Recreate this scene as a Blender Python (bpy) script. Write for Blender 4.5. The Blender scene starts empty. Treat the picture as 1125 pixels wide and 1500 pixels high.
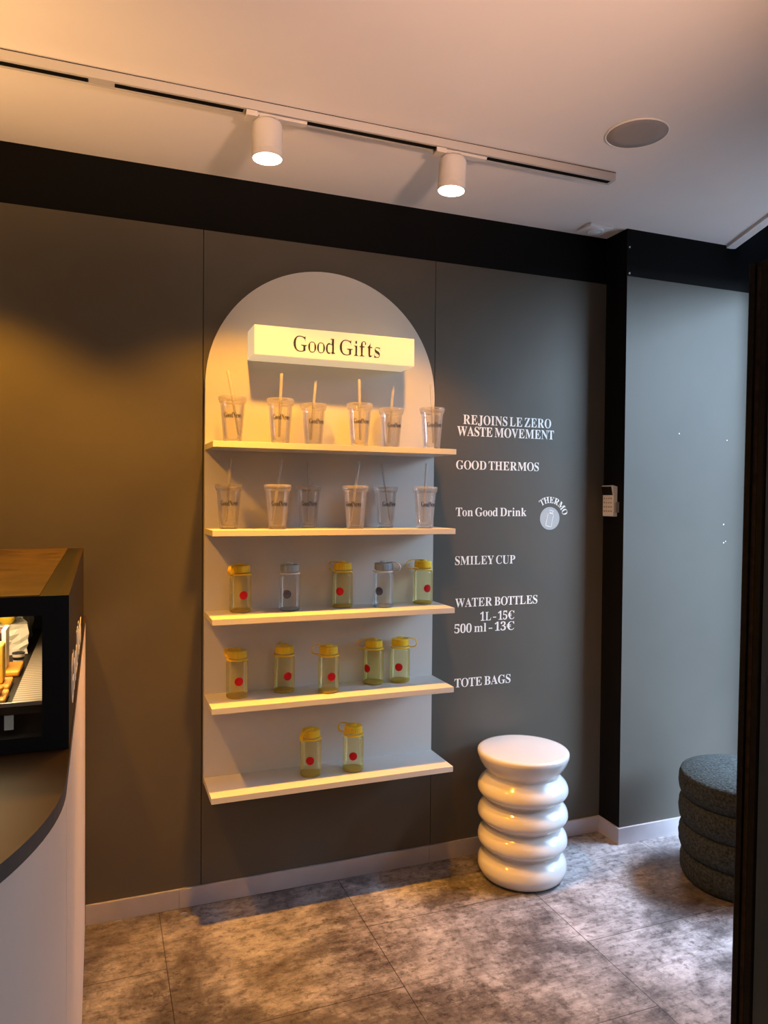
import bpy, bmesh, math, random
from mathutils import Vector, Matrix, Quaternion
random.seed(7)
PI = math.pi
SC = bpy.context.scene
COL = SC.collection

# ------------------------------------------------------------------ camera, world, light, exposure
CAM = Vector((-0.3351, -2.5983, 1.4117))
cam_data = bpy.data.cameras.new('camera')
cam_data.sensor_fit = 'VERTICAL'
cam_data.sensor_height = 36.0
cam_data.sensor_width = 27.0
cam_data.lens = 1083.9 * 36.0 / 1500.0
cam_data.clip_start = 0.02
camera = bpy.data.objects.new('camera', cam_data)
COL.objects.link(camera)
_r = Vector((0.93344795, -0.35860343, 0.00886039))
_u = Vector((-0.00165111, 0.02040502, 0.99979043))
_f = Vector((0.35870908, 0.93326696, -0.01845493))
_m = Matrix((_r, _u, -_f)).transposed().to_4x4()
_m.translation = CAM
camera.matrix_world = _m
SC.camera = camera

SC.view_settings.view_transform = 'Standard'
SC.view_settings.look = 'None'
SC.view_settings.gamma = 1.0
SC.view_settings.exposure = 0.0
SC.cycles.use_denoising = True
SC.cycles.max_bounces = 10
SC.cycles.diffuse_bounces = 5
SC.cycles.transparent_max_bounces = 24
SC.cycles.sample_clamp_indirect = 4.0
SC.cycles.caustics_reflective = False
SC.cycles.caustics_refractive = False

WARM = (1.0, 0.40, 0.018)
# sky over the street: brighter overhead than towards the houses across the street
world = bpy.data.worlds.new('sky')
SC.world = world
world.use_nodes = True
wn = world.node_tree.nodes
wl = world.node_tree.links
wn.clear()
w_out = wn.new('ShaderNodeOutputWorld')
w_bg = wn.new('ShaderNodeBackground')
w_tc = wn.new('ShaderNodeTexCoord')
w_sep = wn.new('ShaderNodeSeparateXYZ')
w_ramp = wn.new('ShaderNodeValToRGB')
w_ramp.color_ramp.elements[0].position = 0.10
w_ramp.color_ramp.elements[0].color = (0.10, 0.12, 0.15, 1)
w_ramp.color_ramp.elements[1].position = 0.45
w_ramp.color_ramp.elements[1].color = (0.48, 0.69, 1.0, 1)
wl.new(w_tc.outputs['Generated'], w_sep.inputs[0])
wl.new(w_sep.outputs['Z'], w_ramp.inputs['Fac'])
wl.new(w_ramp.outputs['Color'], w_bg.inputs['Color'])
w_bg.inputs['Strength'].default_value = 9.5
wl.new(w_bg.outputs[0], w_out.inputs[0])


def area_light(name, loc, target, sx, sy, power, color):
    d = bpy.data.lights.new(name, 'AREA')
    d.shape = 'RECTANGLE'
    d.size, d.size_y = sx, sy
    d.energy = power
    d.color = color
    o = bpy.data.objects.new(name, d)
    COL.objects.link(o)
    o.location = loc
    o.rotation_mode = 'QUATERNION'
    o.rotation_quaternion = (Vector(target) - Vector(loc)).to_track_quat('-Z', 'Y')
    return o


SKY_FILL_POWER = 2600.0
# the open gap of bright sky at the end of the street, seen through the entrance
SKY_GAP_POWER = 620.0
area_light('street_sky_gap', (5.7, -4.1, 3.3), (1.2, 0.0, 1.2), 3.0, 1.8, SKY_GAP_POWER, (0.56, 0.77, 1.0))
# unseen soft fill light added behind the viewer
area_light('room_fill_light', (-0.6, -4.3, 2.45), (-0.6, -4.3, 0.0), 0.9, 0.6, 18.0, (1.0, 0.80, 0.66))


# daylight fill added outside the doorway, brightening the floor just inside it
area_light('door_sky_fill', (4.1, -0.65, 5.6), (1.25, -0.70, 0.0), 1.8, 1.6, SKY_FILL_POWER, (0.60, 0.76, 1.0))


def point_light(name, loc, power, color, radius):
    d = bpy.data.lights.new(name, 'POINT')
    d.energy = power
    d.color = color
    d.shadow_soft_size = radius
    o = bpy.data.objects.new(name, d)
    COL.objects.link(o)
    o.location = loc
    return o


# warm fill point added out of view at left, without a fitting
point_light('left_warm_fill', (-1.45, -0.75, 2.05), 3.0, (1.0, 0.55, 0.20), 0.06)


def spot_light(name, loc, aim, power, angle, blend, color, radius=0.03):
    d = bpy.data.lights.new(name, 'SPOT')
    d.energy = power
    d.spot_size = math.radians(angle)
    d.spot_blend = blend
    d.color = color
    d.shadow_soft_size = radius
    o = bpy.data.objects.new(name, d)
    COL.objects.link(o)
    o.location = loc
    o.rotation_mode = 'QUATERNION'
    o.rotation_quaternion = Vector(aim).to_track_quat('-Z', 'Y')
    return o


# unseen spots added at left and behind the viewer to brighten the ceiling
spot_light('left_ceiling_fill', (-1.7, -1.3, 1.65), (0.9, 0.65, 0.98), 210.0, 56, 1.0, (1.0, 0.55, 0.22), 0.10)
spot_light('rear_ceiling_fill', (0.4, -3.1, 1.55), (0.0, 1.50, 1.05), 330.0, 54, 1.0, (1.0, 0.60, 0.42), 0.10)


# ------------------------------------------------------------------ materials
def new_mat(name):
    m = bpy.data.materials.new(name)
    m.use_nodes = True
    nt = m.node_tree
    bsdf = nt.nodes['Principled BSDF']
    return m, nt, bsdf


def plain(name, color, rough=0.5, metal=0.0, spec=0.5, coat=0.0, noise=0.0, nscale=30.0, bump=0.0, bscale=200.0, emit=None, estr=0.0):
    m, nt, b = new_mat(name)
    b.inputs['Base Color'].default_value = (*color, 1)
    b.inputs['Roughness'].default_value = rough
    b.inputs['Metallic'].default_value = metal
    b.inputs['Specular IOR Level'].default_value = spec
    b.inputs['Coat Weight'].default_value = coat
    b.inputs['Coat Roughness'].default_value = 0.08
    tc = nt.nodes.new('ShaderNodeTexCoord')
    if noise > 0:
        n = nt.nodes.new('ShaderNodeTexNoise')
        n.inputs['Scale'].default_value = nscale
        n.inputs['Detail'].default_value = 5
        r = nt.nodes.new('ShaderNodeValToRGB')
        r.color_ramp.elements[0].position = 0.3
        r.color_ramp.elements[1].position = 0.7
        r.color_ramp.elements[0].color = (*[c * (1 - noise) for c in color], 1)
        r.color_ramp.elements[1].color = (*[min(1, c * (1 + noise)) for c in color], 1)
        nt.links.new(tc.outputs['Object'], n.inputs['Vector'])
        nt.links.new(n.outputs['Fac'], r.inputs['Fac'])
        nt.links.new(r.outputs['Color'], b.inputs['Base Color'])
    if bump > 0:
        n2 = nt.nodes.new('ShaderNodeTexNoise')
        n2.inputs['Scale'].default_value = bscale
        n2.inputs['Detail'].default_value = 4
        bp = nt.nodes.new('ShaderNodeBump')
        bp.inputs['Strength'].default_value = bump
        bp.inputs['Distance'].default_value = 0.004
        nt.links.new(tc.outputs['Object'], n2.inputs['Vector'])
        nt.links.new(n2.outputs['Fac'], bp.inputs['Height'])
        nt.links.new(bp.outputs['Normal'], b.inputs['Normal'])
    if emit:
        b.inputs['Emission Color'].default_value = (*emit, 1)
        b.inputs['Emission Strength'].default_value = estr
    return m


def clear_plastic(name, face, edge, gloss=0.9, rough=0.06, milky=0.0, milk=(1, 1, 1), refl=0.6):
    """Thin clear plastic wall: tinted see-through, deeper tint at grazing angles, Fresnel reflection."""
    m = bpy.data.materials.new(name)
    m.use_nodes = True
    nt = m.node_tree
    nt.nodes.clear()
    out = nt.nodes.new('ShaderNodeOutputMaterial')
    tr = nt.nodes.new('ShaderNodeBsdfTransparent')
    gl = nt.nodes.new('ShaderNodeBsdfGlossy')
    gl.inputs['Roughness'].default_value = rough
    gl.inputs['Color'].default_value = (gloss, gloss, gloss, 1)
    lw = nt.nodes.new('ShaderNodeLayerWeight')
    lw.inputs['Blend'].default_value = 0.35
    ramp = nt.nodes.new('ShaderNodeValToRGB')
    ramp.color_ramp.elements[0].position = 0.25
    ramp.color_ramp.elements[0].color = (*face, 1)
    ramp.color_ramp.elements[1].position = 0.85
    ramp.color_ramp.elements[1].color = (*edge, 1)
    nt.links.new(lw.outputs['Facing'], ramp.inputs['Fac'])
    nt.links.new(ramp.outputs['Color'], tr.inputs['Color'])
    fr = nt.nodes.new('ShaderNodeFresnel')
    fr.inputs['IOR'].default_value = 1.5
    mix = nt.nodes.new('ShaderNodeMixShader')
    half = nt.nodes.new('ShaderNodeMath')
    half.operation = 'MULTIPLY'
    half.inputs[1].default_value = refl
    nt.links.new(fr.outputs[0], half.inputs[0])
    nt.links.new(half.outputs[0], mix.inputs[0])
    nt.links.new(tr.outputs[0], mix.inputs[1])
    nt.links.new(gl.outputs[0], mix.inputs[2])
    last = mix
    if milky > 0:
        df = nt.nodes.new('ShaderNodeBsdfDiffuse')
        df.inputs['Color'].default_value = (*milk, 1)
        tl = nt.nodes.new('ShaderNodeBsdfTranslucent')
        tl.inputs['Color'].default_value = (*milk, 1)
        ad = nt.nodes.new('ShaderNodeMixShader')
        ad.inputs[0].default_value = 0.5
        nt.links.new(df.outputs[0], ad.inputs[1])
        nt.links.new(tl.outputs[0], ad.inputs[2])
        m2 = nt.nodes.new('ShaderNodeMixShader')
        m2.inputs[0].default_value = milky
        nt.links.new(mix.outputs[0], m2.inputs[1])
        nt.links.new(ad.outputs[0], m2.inputs[2])
        last = m2
    nt.links.new(last.outputs[0], out.inputs[0])
    return m


M = {}
M['ceiling'] = plain('white ceiling paint', (0.80, 0.76, 0.73), 0.9, noise=0.03, nscale=1.5)
M['wall'] = plain('dark olive grey satin paint', (0.089, 0.080, 0.065), 0.55, spec=0.3, noise=0.06, nscale=3.0)
M['band'] = plain('black paint', (0.0035, 0.0033, 0.0035), 0.75, spec=0.12)
M['chip'] = plain('white filler showing through', (0.8, 0.8, 0.8), 0.8)
M['seam'] = plain('dark joint', (0.02, 0.018, 0.015), 0.8)
M['baseboard'] = plain('brushed metal baseboard', (0.50, 0.47, 0.50), 0.38, metal=0.35, noise=0.12, nscale=6)
M['rack'] = plain('pale grey lacquer', (0.60, 0.585, 0.555), 0.42, spec=0.35)
M['track'] = plain('white track enamel', (0.52, 0.50, 0.49), 0.45)
M['slot'] = plain('black track slot', (0.004, 0.004, 0.004), 0.8, spec=0.1)
M['lamp'] = plain('white lamp enamel', (0.68, 0.65, 0.62), 0.45)
M['lampglass'] = plain('lit lamp lens', (1, 1, 1), 0.4, emit=(1.0, 0.88, 0.70), estr=25.0)
M['grille'] = plain('grey speaker grille', (0.30, 0.28, 0.27), 0.75, bump=0.3, bscale=600)
M['white'] = plain('white plastic', (0.84, 0.82, 0.80), 0.5)
M['screen'] = plain('dark keypad screen', (0.02, 0.017, 0.016), 0.2)
M['button'] = plain('worn keypad button', (0.45, 0.36, 0.30), 0.6)
M['greyplastic'] = plain('grey plastic', (0.25, 0.25, 0.26), 0.5)
M['vinyl'] = plain('white vinyl lettering', (0.93, 0.92, 0.90), 0.6)
M['vinylgrey'] = plain('grey vinyl disc', (0.42, 0.43, 0.43), 0.6)
M['signface'] = plain('lit cream acrylic', (0.55, 0.52, 0.42), 0.4, emit=(1.0, 0.80, 0.50), estr=0.46)
M['ink'] = plain('navy black ink', (0.012, 0.016, 0.035), 0.5)
M['ceramic'] = plain('glossy white ceramic', (0.70, 0.685, 0.68), 0.12, coat=0.7, noise=0.02, nscale=12)
M['boucle'] = plain('dark green grey boucle', (0.030, 0.035, 0.034), 0.95, spec=0.1, noise=0.55, nscale=120, bump=1.0, bscale=130)
M['doorface'] = plain('dark green grey door paint', (0.20, 0.23, 0.235), 0.6, noise=0.12, nscale=5)
M['dooredge'] = plain('weathered black door edge', (0.003, 0.0027, 0.0027), 0.7, spec=0.12, noise=0.6, nscale=40, bump=0.5, bscale=80)
M['doorwood'] = plain('worn brown wood showing through', (0.012, 0.0085, 0.0075), 0.7, spec=0.1, noise=0.6, nscale=35)
M['steel'] = plain('steel', (0.55, 0.54, 0.53), 0.3, metal=1.0)
M['perf'] = plain('beige perforated metal', (0.52, 0.45, 0.37), 0.45, metal=0.4)
M['counter'] = plain('pale beige laminate', (0.76, 0.67, 0.60), 0.5, noise=0.05, nscale=4)
M['countertop'] = plain('dark walnut counter top', (0.030, 0.016, 0.007), 0.5, spec=0.08, noise=0.4, nscale=2.5)
M['counteredge'] = plain('dark grey counter edge', (0.04, 0.036, 0.032), 0.5)
M['case'] = plain('black display case frame', (0.005, 0.005, 0.005), 0.45, spec=0.25)
M['caseside'] = plain('brown black case side', (0.016, 0.009, 0.005), 0.5, spec=0.2)
M['casetop'] = plain('smoked brown top', (0.050, 0.030, 0.013), 0.45, spec=0.3, noise=0.5, nscale=18)
M['glass'] = clear_plastic('clear glass', (0.97, 0.98, 0.97), (0.8, 0.84, 0.82), 0.8, 0.02)
M['amber'] = plain('amber wooden tray', (0.75, 0.34, 0.04), 0.4)
M['paper'] = plain('white wrapping paper', (0.85, 0.80, 0.70), 0.7)
M['cake'] = plain('yellow cake with dark berries', (0.80, 0.50, 0.06), 0.7, noise=0.2, nscale=60)
M['berry'] = plain('dark berry', (0.07, 0.045, 0.02), 0.5)
M['chocolate'] = plain('dark chocolate cake', (0.05, 0.012, 0.006), 0.5)
M['crust'] = plain('golden pastry crust', (0.62, 0.24, 0.03), 0.5, noise=0.3, nscale=40)
M['yolk'] = plain('yellow curd', (0.9, 0.6, 0.03), 0.4)
M['yellow'] = plain('yellow plastic', (0.95, 0.64, 0.02), 0.38)
M['paleblue'] = plain('pale grey blue plastic', (0.33, 0.41, 0.47), 0.4)
M['palegrey'] = plain('off white plastic', (0.78, 0.78, 0.76), 0.4)
M['red'] = plain('red printed badge', (0.50, 0.004, 0.010), 0.6, spec=0.15)
M['darkred'] = plain('dark red print', (0.30, 0.005, 0.012), 0.5)
M['navy'] = plain('navy printed badge', (0.012, 0.016, 0.13), 0.6, spec=0.15)
M['navylight'] = plain('pale blue print', (0.35, 0.42, 0.60), 0.5)
M['cup'] = clear_plastic('clear acrylic', (0.99, 0.985, 0.98), (0.88, 0.85, 0.83), 1.0, 0.05, 0.13, (0.97, 0.93, 0.91))
M['lid'] = clear_plastic('clear lid plastic', (0.96, 0.95, 0.94), (0.9, 0.87, 0.85), 1.0, 0.08, 0.22, (0.95, 0.92, 0.9))
M['straw'] = clear_plastic('clear straw plastic', (0.96, 0.95, 0.94), (0.88, 0.85, 0.83), 1.0, 0.08, 0.50, (0.95, 0.92, 0.9))
M['bottle_yellow'] = clear_plastic('clear yellow plastic', (0.985, 0.965, 0.76), (0.88, 0.78, 0.28), 1.0, 0.04, 0.11, (1.0, 0.90, 0.40), 0.7)
M['bottle_blue'] = clear_plastic('clear grey blue plastic', (0.96, 0.975, 0.985), (0.80, 0.85, 0.88), 1.0, 0.04, 0.11, (0.85, 0.92, 1.0), 0.7)
M['base_yellow_glow'] = clear_plastic('thick yellow plastic with painted glow', (0.9, 0.72, 0.2), (0.7, 0.55, 0.15), 1.0, 0.1, 0.80, (1.0, 0.86, 0.26))  # saturated milky colour paints in the glow of light gathered in the base
M['base_blue'] = clear_plastic('thick grey blue plastic', (0.85, 0.9, 0.93), (0.6, 0.65, 0.7), 1.0, 0.1, 0.3, (0.85, 0.9, 0.95))
M['napkin'] = plain('striped card', (0.04, 0.04, 0.05), 0.6)


def stripe_mat():
    m, nt, b = new_mat('black and white striped paper')
    tc = nt.nodes.new('ShaderNodeTexCoord')
    w = nt.nodes.new('ShaderNodeTexWave')
    w.inputs['Scale'].default_value = 28.0
    w.bands_direction = 'Z'
    r = nt.nodes.new('ShaderNodeValToRGB')
    r.color_ramp.interpolation = 'CONSTANT'
    r.color_ramp.elements[0].color = (0.02, 0.02, 0.025, 1)
    r.color_ramp.elements[1].position = 0.5
    r.color_ramp.elements[1].color = (0.85, 0.83, 0.8, 1)
    nt.links.new(tc.outputs['Object'], w.inputs['Vector'])
    nt.links.new(w.outputs['Fac'], r.inputs['Fac'])
    nt.links.new(r.outputs['Color'], b.inputs['Base Color'])
    return m


M['stripe'] = stripe_mat()


def perforated_mat():
    m, nt, b = new_mat('beige metal with slots')
    tc = nt.nodes.new('ShaderNodeTexCoord')
    w = nt.nodes.new('ShaderNodeTexWave')
    w.bands_direction = 'Y'
    w.inputs['Scale'].default_value = 22.0
    r = nt.nodes.new('ShaderNodeValToRGB')
    r.color_ramp.elements[0].position = 0.15
    r.color_ramp.elements[0].color = (0.14, 0.10, 0.07, 1)
    r.color_ramp.elements[1].position = 0.4
    r.color_ramp.elements[1].color = (0.40, 0.33, 0.26, 1)
    b.inputs['Roughness'].default_value = 0.45
    nt.links.new(tc.outputs['Object'], w.inputs['Vector'])
    nt.links.new(w.outputs['Fac'], r.inputs['Fac'])
    nt.links.new(r.outputs['Color'], b.inputs['Base Color'])
    return m


M['slotted'] = perforated_mat()


def floor_mat():
    m, nt, b = new_mat('stained grey concrete look tiles')
    N, L = nt.nodes, nt.links
    tc = N.new('ShaderNodeTexCoord')
    sep = N.new('ShaderNodeSeparateXYZ')
    L.new(tc.outputs['Object'], sep.inputs[0])
    comb = N.new('ShaderNodeCombineXYZ')
    ax = N.new('ShaderNodeMath'); ax.operation = 'ADD'; ax.inputs[1].default_value = 0.145 + 6.35
    ay = N.new('ShaderNodeMath'); ay.operation = 'ADD'; ay.inputs[1].default_value = TILE_SHIFT
    L.new(sep.outputs['X'], ax.inputs[0])
    L.new(sep.outputs['Y'], ay.inputs[0])
    L.new(ay.outputs[0], comb.inputs['X'])
    L.new(ax.outputs[0], comb.inputs['Y'])
    br = N.new('ShaderNodeTexBrick')
    br.offset = 0.5
    br.inputs['Scale'].default_value = 1.0
    br.inputs['Brick Width'].default_value = 0.64
    br.inputs['Row Height'].default_value = 0.635
    br.inputs['Mortar Size'].default_value = 0.0016
    br.inputs['Mortar Smooth'].default_value = 0.1
    br.inputs['Color1'].default_value = (0.92, 0.92, 0.92, 1)
    br.inputs['Color2'].default_value = (1.06, 1.06, 1.06, 1)
    br.inputs['Mortar'].default_value = (0.25, 0.25, 0.25, 1)
    L.new(comb.outputs[0], br.inputs['Vector'])
    # cloudy stains
    n1 = N.new('ShaderNodeTexNoise'); n1.inputs['Scale'].default_value = 2.1; n1.inputs['Detail'].default_value = 9; n1.inputs['Roughness'].default_value = 0.74
    n1.inputs['Distortion'].default_value = 0.15
    L.new(tc.outputs['Object'], n1.inputs['Vector'])
    r1 = N.new('ShaderNodeValToRGB')
    e = r1.color_ramp.elements
    e[0].position = 0.31; e[0].color = (0.018, 0.014, 0.014, 1)
    e[1].position = 0.62; e[1].color = (0.36, 0.34, 0.35, 1)
    x = e.new(0.46); x.color = (0.11, 0.098, 0.10, 1)
    x = e.new(0.54); x.color = (0.24, 0.225, 0.23, 1)
    L.new(n1.outputs['Fac'], r1.inputs['Fac'])
    # fine brushed streaks along the tiles
    mp = N.new('ShaderNodeMapping'); mp.inputs['Scale'].default_value = (4.0, 17.0, 1.0); mp.inputs['Rotation'].default_value = (0, 0, 0.1)
    L.new(tc.outputs['Object'], mp.inputs['Vector'])
    n2 = N.new('ShaderNodeTexNoise'); n2.inputs['Scale'].default_value = 2.2; n2.inputs['Detail'].default_value = 10; n2.inputs['Roughness'].default_value = 0.82
    L.new(mp.outputs[0], n2.inputs['Vector'])
    r2 = N.new('ShaderNodeValToRGB')
    r2.color_ramp.elements[0].position = 0.36; r2.color_ramp.elements[0].color = (0.46, 0.43, 0.43, 1)
    r2.color_ramp.elements[1].position = 0.54; r2.color_ramp.elements[1].color = (1.15, 1.15, 1.15, 1)
    L.new(n2.outputs['Fac'], r2.inputs['Fac'])
    # pits
    n3 = N.new('ShaderNodeTexNoise'); n3.inputs['Scale'].default_value = 38; n3.inputs['Detail'].default_value = 8; n3.inputs['Roughness'].default_value = 0.7
    L.new(tc.outputs['Object'], n3.inputs['Vector'])
    r3 = N.new('ShaderNodeValToRGB')
    r3.color_ramp.elements[0].position = 0.33; r3.color_ramp.elements[0].color = (0.30, 0.28, 0.27, 1)
    r3.color_ramp.elements[1].position = 0.50; r3.color_ramp.elements[1].color = (1, 1, 1, 1)
    L.new(n3.outputs['Fac'], r3.inputs['Fac'])

    def mul(a, c):
        k = N.new('ShaderNodeMix'); k.data_type = 'RGBA'; k.blend_type = 'MULTIPLY'; k.inputs[0].default_value = 1.0
        k.clamp_result = False
        L.new(a, k.inputs[6]); L.new(c, k.inputs[7])
        return k.outputs[2]
    c = mul(r1.outputs['Color'], r2.outputs['Color'])
    c = mul(c, r3.outputs['Color'])
    c = mul(c, br.outputs['Color'])
    L.new(c, b.inputs['Base Color'])
    b.inputs['Roughness'].default_value = 0.42
    b.inputs['Specular IOR Level'].default_value = 0.35
    bp = N.new('ShaderNodeBump'); bp.inputs['Strength'].default_value = 0.15; bp.inputs['Distance'].default_value = 0.002
    L.new(n3.outputs['Fac'], bp.inputs['Height'])
    L.new(bp.outputs['Normal'], b.inputs['Normal'])
    return m


TILE_SHIFT = 0.33 + 6.4
M['floor'] = floor_mat()


# ------------------------------------------------------------------ mesh helpers
def link(name, bm, mat, parent=None, smooth=False, loc=None, bevel=0.0):
    me = bpy.data.meshes.new(name)
    bmesh.ops.recalc_face_normals(bm, faces=bm.faces)
    bm.to_mesh(me)
    bm.free()
    mats = mat if isinstance(mat, (list, tuple)) else [mat]
    for k in mats:
        me.materials.append(k)
    if smooth:
        for p in me.polygons:
            p.use_smooth = True
    o = bpy.data.objects.new(name, me)
    COL.objects.link(o)
    if parent:
        o.parent = parent
    if loc:
        o.location = loc
    if bevel > 0:
        b = o.modifiers.new('bevel', 'BEVEL')
        b.width = bevel
        b.segments = 2
        b.limit_method = 'ANGLE'
    return o


def auto_smooth(o, deg=35):
    for e in o.data.edges:
        pass
    me = o.data
    bm = bmesh.new()
    bm.from_mesh(me)
    for f in bm.faces:
        f.smooth = True
    for e in bm.edges:
        if len(e.link_faces) == 2 and e.calc_face_angle(0) > math.radians(deg):
            e.smooth = False
    bm.to_mesh(me)
    bm.free()
    return o


def tag(o, label, cat, group=None):
    o['label'] = label
    o['category'] = cat
    if group:
        o['group'] = group
    return o


def empty(name, loc, label, cat, group=None, rz=0.0):
    o = bpy.data.objects.new(name, None)
    o.empty_display_size = 0.05
    COL.objects.link(o)
    o.location = loc
    o.rotation_euler = (0, 0, rz)
    return tag(o, label, cat, group)


def structure(o):
    o['kind'] = 'structure'
    return o


def box(bm, x0, x1, y0, y1, z0, z1, mi=0):
    vs = [bm.verts.new(p) for p in ((x0, y0, z0), (x1, y0, z0), (x1, y1, z0), (x0, y1, z0), (x0, y0, z1), (x1, y0, z1), (x1, y1, z1), (x0, y1, z1))]
    for f in ((0, 3, 2, 1), (4, 5, 6, 7), (0, 1, 5, 4), (1, 2, 6, 5), (2, 3, 7, 6), (3, 0, 4, 7)):
        fc = bm.faces.new([vs[i] for i in f])
        fc.material_index = mi
    return vs


def prism(bm, outline, z0, z1, mi=0, tf=None):
    """Extrude a closed outline [(x, y)] between z0 and z1; tf maps (x, y, z) to a point."""
    tf = tf or (lambda x, y, z: (x, y, z))
    a = [bm.verts.new(tf(x, y, z0)) for x, y in outline]
    b = [bm.verts.new(tf(x, y, z1)) for x, y in outline]
    n = len(outline)
    fs = [bm.faces.new(a[::-1]), bm.faces.new(b)]
    for i in range(n):
        fs.append(bm.faces.new((a[i], a[(i + 1) % n], b[(i + 1) % n], b[i])))
    for f in fs:
        f.material_index = mi
    return fs


def lathe(bm, prof, seg=48, mi=0, origin=(0, 0, 0), close_bottom=False, close_top=False, axis='Z'):
    rings = []
    ox, oy, oz = origin
    for r, z in prof:
        if r < 1e-6:
            rings.append([bm.verts.new((ox, oy, oz + z))])
        else:
            rings.append([bm.verts.new((ox + r * math.cos(2 * PI * i / seg), oy + r * math.sin(2 * PI * i / seg), oz + z)) for i in range(seg)])
    for a, b in zip(rings, rings[1:]):
        for i in range(seg):
            j = (i + 1) % seg
            if len(a) == 1 and len(b) == 1:
                continue
            if len(a) == 1:
                f = bm.faces.new((a[0], b[i], b[j]))
            elif len(b) == 1:
                f = bm.faces.new((a[i], a[j], b[0]))
            else:
                f = bm.faces.new((a[i], a[j], b[j], b[i]))
            f.material_index = mi
    return rings


def spline(pts, n=6):
    """Catmull-Rom through points (tuples of any size)."""
    out = []
    P = [pts[0]] + list(pts) + [pts[-1]]
    for i in range(1, len(P) - 2):
        p0, p1, p2, p3 = P[i - 1], P[i], P[i + 1], P[i + 2]
        for k in range(n):
            t = k / n
            out.append(tuple(0.5 * (2 * b + (c - a) * t + (2 * a - 5 * b + 4 * c - d) * t * t + (3 * b - a - 3 * c + d) * t ** 3) for a, b, c, d in zip(p0, p1, p2, p3)))
    out.append(tuple(pts[-1]))
    return out


def ribbon(bm, path, half_w, half_t, mi=0):
    """Sweep a flat rounded band along a path in the local xz plane (width along y)."""
    rings = []
    n = len(path)
    for i, (x, z) in enumerate(path):
        a = path[max(0, i - 1)]
        b = path[min(n - 1, i + 1)]
        t = Vector((b[0] - a[0], 0, b[1] - a[1])).normalized()
        nn = Vector((-t.z, 0, t.x))
        ring = []
        for k in range(8):
            ang = 2 * PI * (k + 0.5) / 8
            ring.append(bm.verts.new(Vector((x, 0, z)) + nn * half_t * math.sin(ang) * 1.08 + Vector((0, half_w * math.cos(ang) * 1.08, 0))))
        rings.append(ring)
    for a, b in zip(rings, rings[1:]):
        for k in range(8):
            f = bm.faces.new((a[k], a[(k + 1) % 8], b[(k + 1) % 8], b[k]))
            f.material_index = mi
    bm.faces.new(rings[0][::-1])
    bm.faces.new(rings[-1])


def copy_thing(root):
    c = root.copy()
    COL.objects.link(c)
    kids = {}
    for ch in list(root.children):
        k = ch.copy()
        k.parent = c
        COL.objects.link(k)
        kids.setdefault(ch.name.split('.')[0], []).append(k)
        for g in list(ch.children):
            q = g.copy()
            q.parent = k
            COL.objects.link(q)
    return c, kids


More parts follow.
